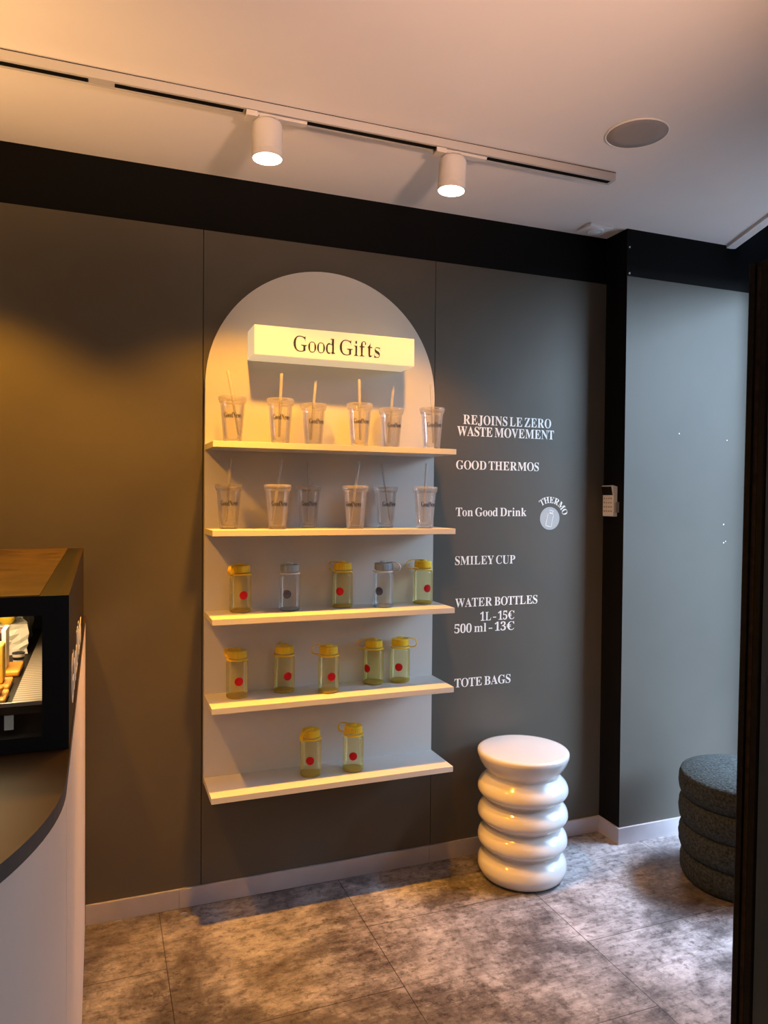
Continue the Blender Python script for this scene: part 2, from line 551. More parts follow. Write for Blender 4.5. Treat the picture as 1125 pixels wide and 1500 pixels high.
# ------------------------------------------------------------------ lettering
GLYPHS={'0':['188,-7 150,-3 118,7 91,24 60,61 44,93 34,130 27,171 23,241 27,311 34,352 44,388 60,420 91,456 118,473 150,483 189,486 225,483 257,473 283,456 314,419 330,388 341,351 348,310 353,240 351,193 341,129 330,93 314,61 283,24 256,7 225,-3','188,37 200,38 219,50 233,74 243,131 248,240 243,349 233,406 227,419 211,437 189,443 166,437 157,429 144,406 132,349 127,240 132,131 144,74 157,50 176,38'],
'1':['65,0 65,36 131,37 146,45 152,58 154,416 101,359 74,346 57,347 40,359 31,375 28,396 91,420 179,482 254,482 256,61 263,44 276,37 343,36 343,0'],
'3':['163,-7 104,-2 53,18 39,29 26,47 19,67 19,82 26,103 36,113 54,123 76,126 78,100 86,79 99,62 125,46 158,40 187,44 211,56 226,72 238,105 241,139 238,163 222,193 205,210 181,221 153,226 95,227 95,269 166,272 188,281 204,296 220,327 224,353 225,379 219,409 206,431 186,443 162,445 142,439 129,425 120,406 111,341 75,345 47,356 30,374 24,401 28,423 41,444 75,469 128,483 196,485 237,479 271,466 299,448 317,423 323,409 328,377 324,348 315,323 298,301 277,283 225,256 279,238 319,209 340,174 344,125 338,90 329,70 312,44 297,31 271,15 241,3 209,-3'],
'5':['165,-7 119,-4 74,9 45,29 28,61 29,89 37,105 53,116 81,121 90,77 111,52 123,46 146,41 183,45 201,54 217,69 229,92 236,122 236,164 231,192 221,214 195,236 173,244 146,247 109,245 71,235 40,247 62,480 316,480 319,357 281,357 270,394 264,401 254,405 105,406 94,281 126,288 168,291 216,287 258,276 293,256 319,228 335,192 339,171 339,134 333,96 319,65 299,40 274,22 236,4 205,-3'],
'A':['-9,0 -9,18 19,27 41,55 206,466 224,465 394,65 415,29 425,22 443,18 443,0 229,0 229,18 270,25 277,30 283,46 253,132 103,132 77,67 76,39 87,26 96,21 128,18 128,0','113,161 242,161 177,319'],
'B':['16,0 16,17 45,22 58,28 66,37 73,60 75,369 72,401 65,421 47,435 15,439 15,455 274,452 318,444 352,429 377,409 391,383 396,351 393,325 384,302 369,283 348,268 320,256 287,247 327,237 360,223 385,206 404,185 415,160 418,132 413,93 397,61 386,47 354,24 291,4 238,0','182,252 220,254 245,261 263,272 275,290 284,329 281,385 269,412 248,428 209,434 193,430 186,421 182,399','222,24 248,27 268,35 289,58 296,81 300,111 298,162 284,199 268,215 231,228 182,231 183,51 194,30'],
'C':['257,-11 193,-3 155,10 105,43 66,87 39,142 29,184 27,251 39,314 56,351 92,399 139,435 176,452 216,462 275,465 309,459 388,435 408,443 419,465 437,465 437,308 420,308 392,364 356,407 328,427 282,442 265,443 228,437 198,419 174,389 157,347 147,293 144,226 147,164 159,114 177,74 203,46 237,29 278,24 305,26 345,38 371,52 407,81 428,106 447,89 423,58 395,33 365,14 332,0 296,-8'],
'D':['20,0 20,17 59,26 66,34 73,54 74,374 72,397 65,421 50,433 15,439 15,455 222,455 296,449 357,429 405,396 424,375 452,325 461,295 468,228 461,158 441,101 408,57 362,25 302,6 228,0','222,24 262,30 279,37 295,47 319,75 337,115 343,139 351,229 347,291 336,342 319,382 294,410 262,428 223,433 202,431 190,423 184,409 182,385 183,55 193,31'],
'E':['14,0 14,17 51,22 66,34 72,48 75,78 74,394 69,413 62,425 44,435 16,439 16,455 399,455 399,320 383,320 375,357 361,386 351,397 327,414 295,424 255,430 204,429 187,420 183,394 183,246 221,248 252,262 272,288 288,345 304,345 304,118 287,118 276,173 269,189 254,206 225,218 183,222 183,67 189,38 206,29 261,29 313,39 345,53 371,75 393,105 411,143 430,143 402,0'],
'G':['268,-10 200,-3 160,10 108,42 68,86 41,141 31,183 28,252 41,315 57,352 93,399 139,435 176,452 215,462 275,465 330,454 388,436 406,443 419,465 437,465 437,308 420,308 397,357 357,406 319,431 288,441 267,443 230,437 200,419 176,389 159,347 149,294 146,228 154,135 161,110 180,67 206,37 238,19 275,13 308,16 328,27 341,53 342,138 337,161 329,170 317,176 275,182 275,198 500,198 500,182 461,174 449,155 446,29 357,0'],
'H':['15,0 15,17 52,24 66,36 72,50 75,81 73,398 66,419 57,428 36,436 16,439 16,455 242,455 242,439 200,430 191,422 185,411 182,387 182,251 342,251 339,411 334,422 324,430 282,439 282,455 507,455 507,439 471,431 457,420 452,407 449,379 451,60 457,38 466,29 478,22 507,17 507,0 282,0 282,17 324,27 333,35 339,49 342,81 342,221 262,221 182,221 185,50 190,36 199,28 221,20 242,17 242,0'],
'I':['13,0 13,17 56,29 65,37 72,49 75,75 75,179 74,405 67,424 58,430 13,439 13,455 244,455 244,439 201,430 192,424 184,405 183,77 185,53 192,37 211,24 246,17 246,0'],
'J':['109,-65 69,-60 36,-45 7,-15 -3,15 0,44 11,61 32,73 51,74 79,62 91,41 91,13 77,-19 84,-35 105,-40 126,-36 139,-25 145,-6 146,391 142,409 135,422 117,432 79,439 79,455 314,455 314,439 273,429 263,419 257,399 255,89 251,42 239,3 219,-27 190,-48 154,-61'],
'L':['15,0 15,17 52,24 66,36 72,50 75,81 73,399 66,420 57,429 44,434 16,439 16,455 250,455 250,439 219,436 199,430 190,420 183,401 182,83 185,47 196,33 226,28 278,31 325,44 354,63 370,80 391,112 409,154 427,154 402,0'],
'M':['14,0 14,17 50,24 66,36 74,58 75,79 74,402 69,419 61,428 43,435 15,439 15,455 185,455 317,142 449,455 617,455 617,439 583,430 569,418 561,397 560,378 562,54 569,34 578,25 617,17 617,0 396,0 396,17 437,27 446,36 453,54 455,399 288,0 270,0 105,389 107,57 112,41 125,26 139,20 169,17 169,0'],
'N':['403,-11 107,350 108,57 115,36 123,27 136,21 167,17 167,0 18,0 18,17 54,23 65,30 71,41 76,71 76,182 76,388 39,431 18,439 18,455 156,455 391,169 389,404 382,421 373,430 331,439 331,455 480,455 480,439 459,436 438,429 430,420 423,398 422,-11'],
'O':['261,-11 213,-6 169,7 129,29 94,58 66,93 45,134 32,179 28,228 32,276 45,321 66,362 95,397 130,426 170,448 216,462 265,466 313,462 357,448 397,427 431,399 459,364 481,323 494,277 498,228 494,179 481,134 459,93 430,58 395,29 355,7 310,-6','265,12 300,18 328,36 351,66 367,108 376,162 379,228 371,321 365,346 348,389 324,419 310,430 294,437 260,443 225,437 196,419 174,389 158,347 148,294 145,228 153,135 159,109 177,67 189,50 215,26 247,14'],
'P':['15,0 15,17 52,24 66,36 72,50 75,81 73,398 66,419 57,428 36,436 16,439 16,455 265,454 322,445 366,422 395,388 408,344 404,296 390,266 380,252 351,230 314,214 268,206 182,206 185,50 190,36 199,28 221,20 242,17 242,0','182,230 231,232 255,240 272,253 287,283 292,329 285,387 269,414 241,428 199,429 189,424 184,414'],
'R':['15,0 15,17 52,24 66,36 72,50 75,81 73,398 66,419 57,428 36,436 16,439 16,455 217,455 278,452 349,435 383,415 395,403 412,372 417,334 414,308 406,285 392,265 372,248 346,234 315,224 443,36 459,21 480,17 480,0 338,0 201,212 195,212 182,212 185,50 190,36 199,28 221,20 242,17 242,0','182,234 235,236 261,245 280,258 298,290 304,336 301,365 295,389 284,407 268,421 249,429 202,429 190,422 185,414 182,385'],
'S':['43,-11 43,158 62,158 83,94 101,62 123,39 149,24 197,15 231,20 249,29 264,43 273,60 278,79 277,104 273,117 255,140 225,160 127,210 87,242 69,264 56,289 50,332 54,370 67,403 80,421 105,443 148,462 206,465 300,445 313,450 320,466 339,466 339,319 322,319 305,365 272,410 248,429 222,441 183,444 147,432 125,406 120,380 127,349 151,325 290,253 317,233 337,211 353,180 359,133 354,93 339,58 323,38 293,14 240,-6 209,-10 164,-8 85,12 69,7 61,-11'],
'T':['92,0 92,17 114,19 137,27 146,36 154,59 156,433 116,430 76,412 56,393 41,367 29,318 11,318 11,455 410,455 410,317 394,317 387,352 375,382 357,404 333,420 304,430 263,433 265,58 272,35 281,26 296,21 328,17 328,0'],
'U':['248,-13 192,-8 147,6 114,29 91,61 83,81 74,128 72,398 65,419 56,428 35,436 15,439 15,455 240,455 240,439 198,430 189,422 183,406 181,121 191,74 211,42 232,29 275,22 311,26 340,37 363,56 379,83 389,117 392,159 391,398 383,419 374,427 351,436 328,439 328,455 474,455 474,439 456,435 437,426 430,417 424,396 421,148 412,92 403,69 380,32 346,7 302,-8'],
'V':['212,-13 41,389 18,425 1,435 -14,439 -14,455 211,455 211,439 166,432 156,423 153,406 161,378 259,143 354,400 354,414 349,427 331,435 299,439 299,455 442,455 442,439 413,431 391,403 230,-13'],
'W':['171,-11 30,400 12,430 -15,439 -15,455 181,455 181,439 157,435 145,427 141,400 223,153 301,353 278,418 263,432 229,439 229,455 439,455 439,439 404,432 394,420 393,409 474,166 548,402 544,425 529,434 503,439 503,455 624,455 624,439 598,425 578,388 446,-11 428,-11 316,309 190,-11'],
'Y':['101,0 101,17 138,24 148,32 155,43 160,69 161,179 35,406 14,429 -13,438 -13,455 207,455 207,438 184,437 167,432 158,425 156,413 161,397 248,226 338,374 348,402 347,417 336,430 314,437 295,438 295,455 439,455 439,438 413,428 387,398 268,203 271,50 276,36 285,28 307,20 328,17 328,0'],
'Z':['20,0 20,11 276,430 186,429 132,416 108,401 94,386 76,356 61,316 44,316 57,455 406,455 406,443 153,29 262,30 319,43 362,73 393,121 407,164 424,164 407,0'],
'd':['140,-10 107,-5 78,10 53,35 35,66 23,104 19,147 24,196 36,237 48,261 72,290 101,309 123,316 146,318 175,314 201,301 223,280 222,413 216,427 208,433 176,439 176,455 319,455 320,60 327,38 353,28 353,11 294,6 223,-10 223,39 213,24 188,2 157,-9','171,28 187,31 202,41 215,56 223,76 222,247 214,262 201,273 174,281 147,273 130,250 121,210 118,153 120,98 130,58 146,36'],
'e':['154,-10 106,-1 85,10 58,35 37,69 27,95 19,157 28,215 38,240 59,273 87,298 109,309 157,318 209,309 249,280 274,234 282,195 283,166 117,166 120,128 127,97 138,73 154,56 175,46 199,42 237,53 270,86 285,73 248,27 228,11 205,-1','116,192 201,192 198,261 190,283 181,292 161,297 147,294 136,286 127,274 117,232'],
'f':['15,0 15,16 37,20 49,32 52,73 52,277 16,277 16,310 52,310 53,370 60,400 75,425 96,444 123,457 156,464 188,464 222,456 247,439 261,417 262,386 248,363 235,357 218,356 203,360 192,368 186,381 185,395 197,433 190,442 173,443 159,437 152,425 148,399 148,310 203,310 203,277 148,277 149,47 155,29 162,23 199,16 199,0'],
'i':['101,362 81,366 65,376 54,393 50,412 54,432 65,449 81,460 101,463 120,460 137,449 147,432 151,412 147,393 136,376 120,366','18,0 18,16 39,21 47,29 52,56 52,267 44,287 20,293 21,310 148,310 149,43 157,23 180,16 180,0'],
'k':['17,0 17,16 39,21 47,29 52,56 52,412 45,432 20,439 21,455 148,455 148,169 227,248 242,269 244,278 240,287 228,292 206,293 206,310 345,310 345,293 320,289 297,278 222,209 350,29 365,18 376,16 376,0 211,0 211,16 234,20 238,27 238,37 163,147 148,134 148,43 157,23 180,16 180,0'],
'l':['18,0 18,16 39,21 47,29 52,56 52,411 45,432 20,439 20,455 148,455 149,49 157,23 180,16 180,0'],
'm':['18,0 18,16 39,21 47,29 52,56 52,266 43,287 19,294 19,310 146,310 146,265 160,281 188,305 204,312 237,318 277,312 292,304 305,293 320,261 334,279 364,304 399,317 444,315 465,306 482,292 494,271 501,244 505,38 516,21 536,16 536,0 377,0 377,16 397,21 408,38 410,163 410,226 405,253 394,268 377,271 349,263 324,237 325,44 333,23 356,16 356,0 199,0 199,16 219,21 230,38 232,163 232,226 228,253 216,268 199,271 170,262 146,235 147,44 155,24 177,16 177,0'],
'n':['18,0 18,16 39,21 47,29 52,56 52,266 43,287 19,294 19,310 148,310 148,267 161,283 190,306 224,317 270,315 292,306 309,292 321,271 328,244 332,38 343,21 363,16 363,0 202,0 202,16 215,17 228,26 235,56 234,241 223,265 203,271 173,262 148,235 148,43 157,23 180,16 180,0'],
'o':['169,-10 140,-8 114,-1 90,11 60,37 44,58 27,96 19,154 27,213 38,239 60,272 90,297 114,309 140,316 168,318 222,309 245,298 275,273 298,240 308,214 317,154 308,94 298,69 275,36 245,11 222,-1','169,11 193,18 211,44 217,81 220,154 217,227 208,271 192,292 169,299 144,292 128,271 120,227 117,154 120,82 126,44 144,18'],
'r':['18,0 18,16 39,21 47,29 52,56 52,267 44,287 20,293 21,310 146,310 146,252 172,288 203,311 233,318 250,317 270,308 283,293 289,266 287,248 274,231 254,223 233,224 222,231 202,255 189,260 179,258 166,247 152,220 149,192 150,42 156,28 163,23 197,16 197,0'],
's':['151,-10 122,-6 73,9 60,4 51,-9 36,-9 36,105 53,105 66,68 79,48 95,32 121,17 148,15 174,23 189,40 192,58 188,76 176,92 85,142 54,169 39,202 40,247 49,270 65,291 98,312 145,319 213,305 223,308 230,319 244,319 244,222 228,222 209,262 196,277 174,291 149,296 130,294 116,286 106,269 106,249 115,232 134,218 202,184 229,165 246,144 255,117 254,65 237,28 218,10 194,-3'],
't':['124,-9 99,-7 80,-1 66,10 53,36 48,71 48,279 20,279 20,300 88,369 129,424 144,424 144,310 208,310 208,279 144,279 147,59 154,45 168,40 189,49 206,75 222,66 198,24 182,9 165,-1'],
'w':['122,-10 15,269 4,287 -11,293 -11,310 138,310 138,293 118,288 115,269 167,127 211,235 193,283 185,292 168,295 168,310 323,310 323,293 302,288 296,274 336,141 387,273 382,287 356,295 356,310 445,310 445,295 427,287 414,263 304,-10 289,-10 223,197 140,-10']}


GL = {c: [[tuple(float(v) for v in p.split(',')) for p in s.split()] for s in L] for c, L in GLYPHS.items()}
CAP = 455.0
ROUND = set('OCGQeocd0')
DIAG = set('AVWYTw')


def thin(contours, d):
    """Lighten the vertical stems of a glyph by moving every outline point d units inwards along x only."""
    if d == 0:
        return contours
    def area(c):
        return 0.5 * sum(c[i][0] * c[(i + 1) % len(c)][1] - c[(i + 1) % len(c)][0] * c[i][1] for i in range(len(c)))
    big = max(contours, key=lambda c: abs(area(c)))
    s = 1 if area(big) > 0 else -1
    res = []
    for c in contours:
        n = len(c)
        o = []
        for i in range(n):
            nx = 0.0
            for a, b in ((c[i - 1], c[i]), (c[i], c[(i + 1) % n])):
                dx, dy = b[0] - a[0], b[1] - a[1]
                L = math.hypot(dx, dy) or 1.0
                nx += s * dy / L * 0.5
            o.append((c[i][0] - d * max(-1, min(1, nx * 1.2)), c[i][1]))
        res.append(o)
    return res


def glyph(ch, d):
    if ch == '-':
        return [[(20, 130), (230, 130), (230, 178), (20, 178)]]
    if ch == '\u20ac':
        base = [[(x + 60, y) for x, y in c] for c in GL['C']]
        base = thin(base, d)
        w = 300
        return base + [[(40, 255), (w, 255), (w, 290), (40, 290)], [(40, 170), (w, 170), (w, 205), (40, 205)]]
    return thin(GL[ch], d)


def bearing(ch):
    if ch in ROUND:
        return 14
    if ch in DIAG:
        return 0
    return 24


def layout(text, d=0, track=0):
    """Contours of a line of text in glyph units, starting at x = 0."""
    res, x = [], 0.0
    prev = None
    for ch in text:
        if ch == ' ':
            x += 150 + track
            prev = None
            continue
        g = glyph(ch, d)
        lo = min(p[0] for c in g for p in c)
        hi = max(p[0] for c in g for p in c)
        if prev is not None:
            x += bearing(prev) + bearing(ch) + track
        res.append((ch, x, [[(px - lo + x, py) for px, py in c] for c in g]))
        x += hi - lo
        prev = ch
    return res, x


def fill(contours, depth):
    """Filled, slightly extruded mesh of closed 2D contours (holes kept). Returns (verts, faces)."""
    cu = bpy.data.curves.new('outline', 'CURVE')
    cu.dimensions = '2D'
    cu.fill_mode = 'BOTH'
    cu.extrude = depth
    for c in contours:
        s = cu.splines.new('POLY')
        s.points.add(len(c) - 1)
        for p, (x, y) in zip(s.points, c):
            p.co = (x, y, 0, 1)
        s.use_cyclic_u = True
    o = bpy.data.objects.new('outline', cu)
    COL.objects.link(o)
    dg = bpy.context.evaluated_depsgraph_get()
    dg.update()
    me = bpy.data.meshes.new_from_object(o.evaluated_get(dg))
    V = [tuple(v.co) for v in me.vertices]
    F = [tuple(p.vertices) for p in me.polygons]
    bpy.data.objects.remove(o)
    bpy.data.curves.remove(cu)
    bpy.data.meshes.remove(me)
    return V, F


def text_bm(text, width, cap, tf, d=0, depth=0.0006, track=0):
    """Mesh of one line: scaled to width (m) and cap height (m); tf maps (u, v, w) to a point."""
    glyphs, total = layout(text, d, track)
    sx, sy = width / total, cap / CAP
    bm = bmesh.new()
    for ch, x, g in glyphs:
        V, F = fill([[(px * sx, py * sy) for px, py in c] for c in g] if ch != '\u20ac' else [[(px * sx, py * sy) for px, py in g[0]]], depth)
        add = [(V, F)]
        if ch == '\u20ac':
            for c in g[1:]:
                add.append(fill([[(px * sx, py * sy) for px, py in c]], depth * 1.15))
        for V, F in add:
            vs = [bm.verts.new(tf(*v)) for v in V]
            for f in F:
                try:
                    bm.faces.new([vs[i] for i in f])
                except ValueError:
                    pass
    return bm


# ------------------------------------------------------------------ the setting
CEIL = 2.5146
BAND = 2.3228
XR = 1.6608      # where the pilaster begins
YP = -0.1317     # its front
FO = Vector((2.42, YP, 0))                 # facade: start at the pilaster
FT = Vector((-0.3687, -0.9296, 0))         # along the facade, towards the viewer
FN = Vector((0.9296, -0.3687, 0))          # outwards


def fac(s, d, z):
    p = FO + FT * s + FN * d
    return (p.x, p.y, z)


def fbox(bm, s0, s1, d0, d1, z0, z1, mi=0):
    vs = [bm.verts.new(fac(s, d, z)) for s, d, z in ((s0, d0, z0), (s1, d0, z0), (s1, d1, z0), (s0, d1, z0), (s0, d0, z1), (s1, d0, z1), (s1, d1, z1), (s0, d1, z1))]
    for f in ((0, 3, 2, 1), (4, 5, 6, 7), (0, 1, 5, 4), (1, 2, 6, 5), (2, 3, 7, 6), (3, 0, 4, 7)):
        bm.faces.new([vs[i] for i in f]).material_index = mi


# floor
bm = bmesh.new()
box(bm, -4.2, 3.2, -5.8, 0.25, -0.08, 0.0)
structure(link('floor', bm, M['floor']))

# ceiling, ending in an oblique edge near the entrance
bm = bmesh.new()
def cedge(y):
    return 2.215 + 0.397 * (y + 0.132)
prism(bm, [(-4.2, 0.2), (2.35, 0.2), (cedge(-0.0), 0.0), (cedge(-5.8), -5.8), (-4.2, -5.8)], CEIL, CEIL + 0.06)
structure(link('ceiling', bm, M['ceiling']))
bm = bmesh.new()
e0, e1 = Vector((cedge(YP), YP, 0)), Vector((cedge(-5.6), -5.6, 0))
nrm = Vector((0.929, -0.369, 0))
pts = [e0 - nrm * 0.03, e1 - nrm * 0.03, e1 + nrm * 0.012, e0 + nrm * 0.012]
prism(bm, [(p.x, p.y) for p in pts], CEIL - 0.012, CEIL + 0.10)
structure(link('trim_1', bm, M['ceiling']))
# raised soffit between the ceiling edge and the facade
bm = bmesh.new()
pts = [Vector((cedge(0.1), 0.1, 0)), Vector((cedge(-5.8), -5.8, 0)), Vector((cedge(-5.8) + 0.8, -5.8, 0)), Vector((3.2, 0.1, 0))]
prism(bm, [(p.x, p.y) for p in pts], 2.95, 3.0)
structure(link('ceiling_recess', bm, M['band']))

# back wall: three dark boards with fine joints, black band above
bm = bmesh.new()
g = 0.0012
for x0, x1 in ((-4.2, -0.005 - g), (-0.005 + g, 0.868 - g), (0.868 + g, XR)):
    box(bm, x0, x1, 0.0, 0.04, 0.0, BAND)
box(bm, -4.2, XR, 0.012, 0.05, 0.0, BAND, 1)
box(bm, -4.2, XR, 0.003, 0.05, BAND, CEIL, 2)
structure(link('wall_back', bm, [M['wall'], M['seam'], M['band']]))

# pilaster beside the entrance
bm = bmesh.new()
box(bm, XR, 2.75, YP, 0.05, 0.0, BAND)
bm.faces.ensure_lookup_table()
for f in bm.faces:
    f.normal_update()
    if f.calc_center_median().x < XR + 0.001:
        f.material_index = 1
box(bm, XR, 2.75, YP + 0.003, 0.05, BAND, 3.0, 1)
for (x, z, s) in ((1.94, 1.695, 0.004), (2.203, 1.676, 0.003), (2.192, 1.312, 0.004), (2.194, 1.232, 0.003), (2.205, 1.238, 0.0025), (1.672, 2.44, 0.004), (1.673, 2.335, 0.004)):
    prism(bm, [(x + s * math.cos(a) * random.uniform(0.6, 1.3), z + s * math.sin(a) * random.uniform(0.6, 1.3)) for a in [2 * PI * i / 7 for i in range(7)]], YP - 0.0006, YP + 0.004, 2, lambda x, y, z: (x, z, y))
structure(link('wall_right', bm, [M['wall'], M['band'], M['chip']]))

# left wall and the wall behind the viewer
bm = bmesh.new()
box(bm, -4.3, -4.2, -5.8, 0.1, 0, CEIL)
structure(link('wall_left', bm, M['wall']))
bm = bmesh.new()
box(bm, -4.2, 1.2, -5.9, -5.8, 0, 3.0)
structure(link('wall_front', bm, M['wall']))

# facade with the entrance and one shop window further back
D0, D1 = 0.10, 0.92
bm = bmesh.new()
fbox(bm, -0.15, D0, 0, 0.16, 0, 3.0)
fbox(bm, D0, D1, 0, 0.16, 2.38, 3.0)
fbox(bm, D1, 3.5, 0, 0.16, 0, 3.0)
fbox(bm, 3.5, 4.6, 0, 0.16, 0, 0.5)
fbox(bm, 3.5, 4.6, 0, 0.16, 2.2, 3.0)
fbox(bm, 4.6, 6.3, 0, 0.16, 0, 3.0)
structure(link('wall_facade', bm, M['band']))
bm = bmesh.new()
fbox(bm, 3.5, 4.6, 0.06, 0.068, 0.5, 2.2)
structure(link('window_1', bm, M['glass']))

# baseboards
BB = 0.0658
bm = bmesh.new()
for x0, x1 in ((-0.376, -0.079), (-0.0785, 0.86), (0.8605, XR - 0.011)):
    box(bm, x0, x1, -0.010, 0.0, 0.0, BB)
structure(link('baseboard_back', bm, M['baseboard'], bevel=0.001))
bm = bmesh.new()
box(bm, XR - 0.010, XR, YP - 0.010, 0.0, 0.0, BB)
box(bm, XR, 2.46, YP - 0.010, YP, 0.0, BB)
structure(link('baseboard_right', bm, M['baseboard']))

# ------------------------------------------------------------------ entrance door, standing open
hinge = Vector((2.075, -0.985, 0))
free_e = Vector((1.176, -1.203, 0))
dv = (hinge - free_e)
DL = dv.length
dv.normalize()
da = math.atan2(dv.y, dv.x)
door = bpy.data.objects.new('door_1', None)
COL.objects.link(door)
door.location = free_e
door.rotation_euler = (0, math.radians(0.75), da)
structure(door)
# local: x from the free edge to the hinge, y thickness (negative y faces the viewer's side)
bm = bmesh.new()
box(bm, 0.0093, DL, -0.024, 0.024, 0.01, 2.012)
link('door_panel', bm, M['doorface'], door)
bm = bmesh.new()
prof = [(-0.029, 0.0), (-0.029, 0.0), (-0.016, 0.0), (-0.013, 0.007), (0.006, 0.007), (0.009, 0.0), (0.027, 0.0)]
outl = [(0.0, 0.023), (0.0, 0.010), (0.006, 0.008), (0.006, -0.006), (0.0, -0.008), (0.0, -0.023), (0.003, -0.0265), (0.009, -0.0265), (0.009, 0.0265), (0.003, 0.0265)]
prism(bm, outl, 0.008, 2.012)
link('door_edge', bm, M['dooredge'], door)
bm = bmesh.new()
box(bm, 0.0045, 0.009, -0.0045, 0.0055, 0.02, 2.0)
link('wood_strip', bm, M['doorwood'], door)
bm = bmesh.new()
prism(bm, [(0.050 + 0.018 * math.cos(a), 0.97 + 0.018 * math.sin(a) * 1.2) for a in [2 * PI * i / 20 for i in range(20)]], -0.030, -0.024, 0, lambda x, y, z: (x, z, y))
link('lock_rose', bm, M['steel'], door)

# ------------------------------------------------------------------ display rack
RW, PF = 0.86, -0.018
rack = empty('display_rack', (0, 0, 0.4249), 'tall pale grey arched wall rack with five shelves of cups and bottles', 'display rack')
RZ = 0.4249
SPR = 1.7935
bm = bmesh.new()
outl = [(0, RZ), (RW, RZ), (RW, SPR)] + [(RW / 2 + RW / 2 * math.cos(PI * i / 64), SPR + RW / 2 * math.sin(PI * i / 64)) for i in range(1, 64)] + [(0, SPR)]
prism(bm, [(x, z - RZ) for x, z in outl], PF, -0.0005, 0, lambda x, y, z: (x, z, y))
auto_smooth(link('back_panel', bm, M['rack'], rack))
SHZ = [1.5904, 1.3049, 1.0198, 0.7333, 0.4445]
SD = 0.1903
for i, z in enumerate(SHZ):
    bm = bmesh.new()
    box(bm, 0.0, RW, PF - SD, PF, z - 0.0196, z)
    o = link('shelf', bm, M['rack'], rack, bevel=0.0008)
    o.location = (0, 0, -RZ)

# lit sign box
sign = empty('sign_lightbox', (0.4325, PF, 1.886), 'lit cream light box sign reading Good Gifts, on the arch above the cups', 'sign')
bm = bmesh.new()
box(bm, 0.143 - 0.4325, 0.722 - 0.4325, -0.122, -0.0005, 0, 0.100)
link('housing', bm, M['signface'], sign, bevel=0.0025)
bm = text_bm('Good Gifts', 0.313, 0.0515, lambda u, v, w: (0.276 - 0.4325 + u, -0.1228 + w, 0.0225 + v), d=22, track=2)
link('lettering', bm, M['ink'], sign)

# ------------------------------------------------------------------ wall lettering
G_T = 'white vinyl lettering on the dark wall'
lines = [
    ('REJOINS LE ZERO', 0.992, 1.395, 1.7055, 0.0365, 0, 'upper line of bold white wall lettering reading REJOINS LE ZERO'),
    ('WASTE MOVEMENT', 0.966, 1.409, 1.6595, 0.0365, 0, 'lower line of bold white wall lettering reading WASTE MOVEMENT'),
    ('GOOD THERMOS', 0.963, 1.339, 1.5285, 0.034, 5, 'white wall lettering reading GOOD THERMOS'),
    ('Ton Good Drink', 0.964, 1.283, 1.3445, 0.0335, 5, 'white wall lettering reading Ton Good Drink'),
    ('SMILEY CUP', 0.963, 1.233, 1.1535, 0.0335, 5, 'white wall lettering reading SMILEY CUP'),
    ('WATER BOTTLES', 0.965, 1.340, 0.987, 0.034, 5, 'white wall lettering reading WATER BOTTLES'),
    ('1L - 15\u20ac', 1.077, 1.232, 0.9285, 0.034, 5, 'white wall lettering giving the price 1L - 15\u20ac'),
    ('500 ml - 13\u20ac', 0.963, 1.232, 0.885, 0.034, 5, 'white wall lettering giving the price 500 ml - 13\u20ac'),
    ('TOTE BAGS', 0.966, 1.218, 0.671, 0.034, 5, 'white wall lettering reading TOTE BAGS'),
]
for text, x0, x1, zb, cap, d, lab in lines:
    bm = text_bm(text, x1 - x0, cap, lambda u, v, w: (u, -0.0008 + w, v), d=d)
    o = link('wall_lettering', bm, M['vinyl'], loc=(x0, 0, zb))
    tag(o, lab, 'lettering', G_T)
# curved word and thermos pictogram
th = empty('thermos_badge', (1.3945, 0, 1.335), 'round grey thermos pictogram under the curved white word THERMO', 'wall decal')
R_D = 0.047
bm = bmesh.new()
prism(bm, [(R_D * math.cos(2 * PI * i / 48), R_D * math.sin(2 * PI * i / 48)) for i in range(48)], -0.0010, -0.0002, 0, lambda x, y, z: (x, z, y))
link('disc', bm, M['vinylgrey'], th)


def outline_strip(bm, pts, w, y0, y1, closed=True):
    n = len(pts)
    rng = range(n if closed else n - 1)
    for i in rng:
        a, b = Vector(pts[i]), Vector(pts[(i + 1) % n])
        t = (b - a).normalized()
        nn = Vector((-t.y, t.x)) * w / 2
        a2, b2 = a - t * w / 2, b + t * w / 2
        prism(bm, [tuple(a2 + nn), tuple(b2 + nn), tuple(b2 - nn), tuple(a2 - nn)][::-1], y0, y1, 0, lambda x, y, z: (x, z, y))


ca, sa = math.cos(-0.22), math.sin(-0.22)
def tilt(p):
    return (p[0] * ca - p[1] * sa, p[0] * sa + p[1] * ca)
bm = bmesh.new()
outline_strip(bm, [tilt(p) for p in ((-0.0135, -0.033), (0.0135, -0.033), (0.0135, 0.014), (0.010, 0.021), (-0.010, 0.021), (-0.0135, 0.014))], 0.0028, -0.0018, -0.0010)
outline_strip(bm, [tilt(p) for p in ((-0.0085, 0.024), (0.0085, 0.024), (0.0085, 0.033), (-0.0085, 0.033))], 0.0028, -0.0018, -0.0010)
link('bottle_outline', bm, M['vinyl'], th)
RT = 0.064
ARC0, ARC1 = math.radians(128), math.radians(12)
def arc_tf(u, v, w):
    a = ARC0 + (ARC1 - ARC0) * u / 1.0
    r = RT + v
    return (r * math.cos(a), -0.0008 + w, r * math.sin(a))
bm = text_bm('THERMO', 1.0, 0.0255, arc_tf, d=2, track=6)
link('curved_lettering', bm, M['vinyl'], th)

# ------------------------------------------------------------------ tumblers
def cup_r(z):
    return 0.0295 + (0.0405 - 0.0295) * z / 0.136


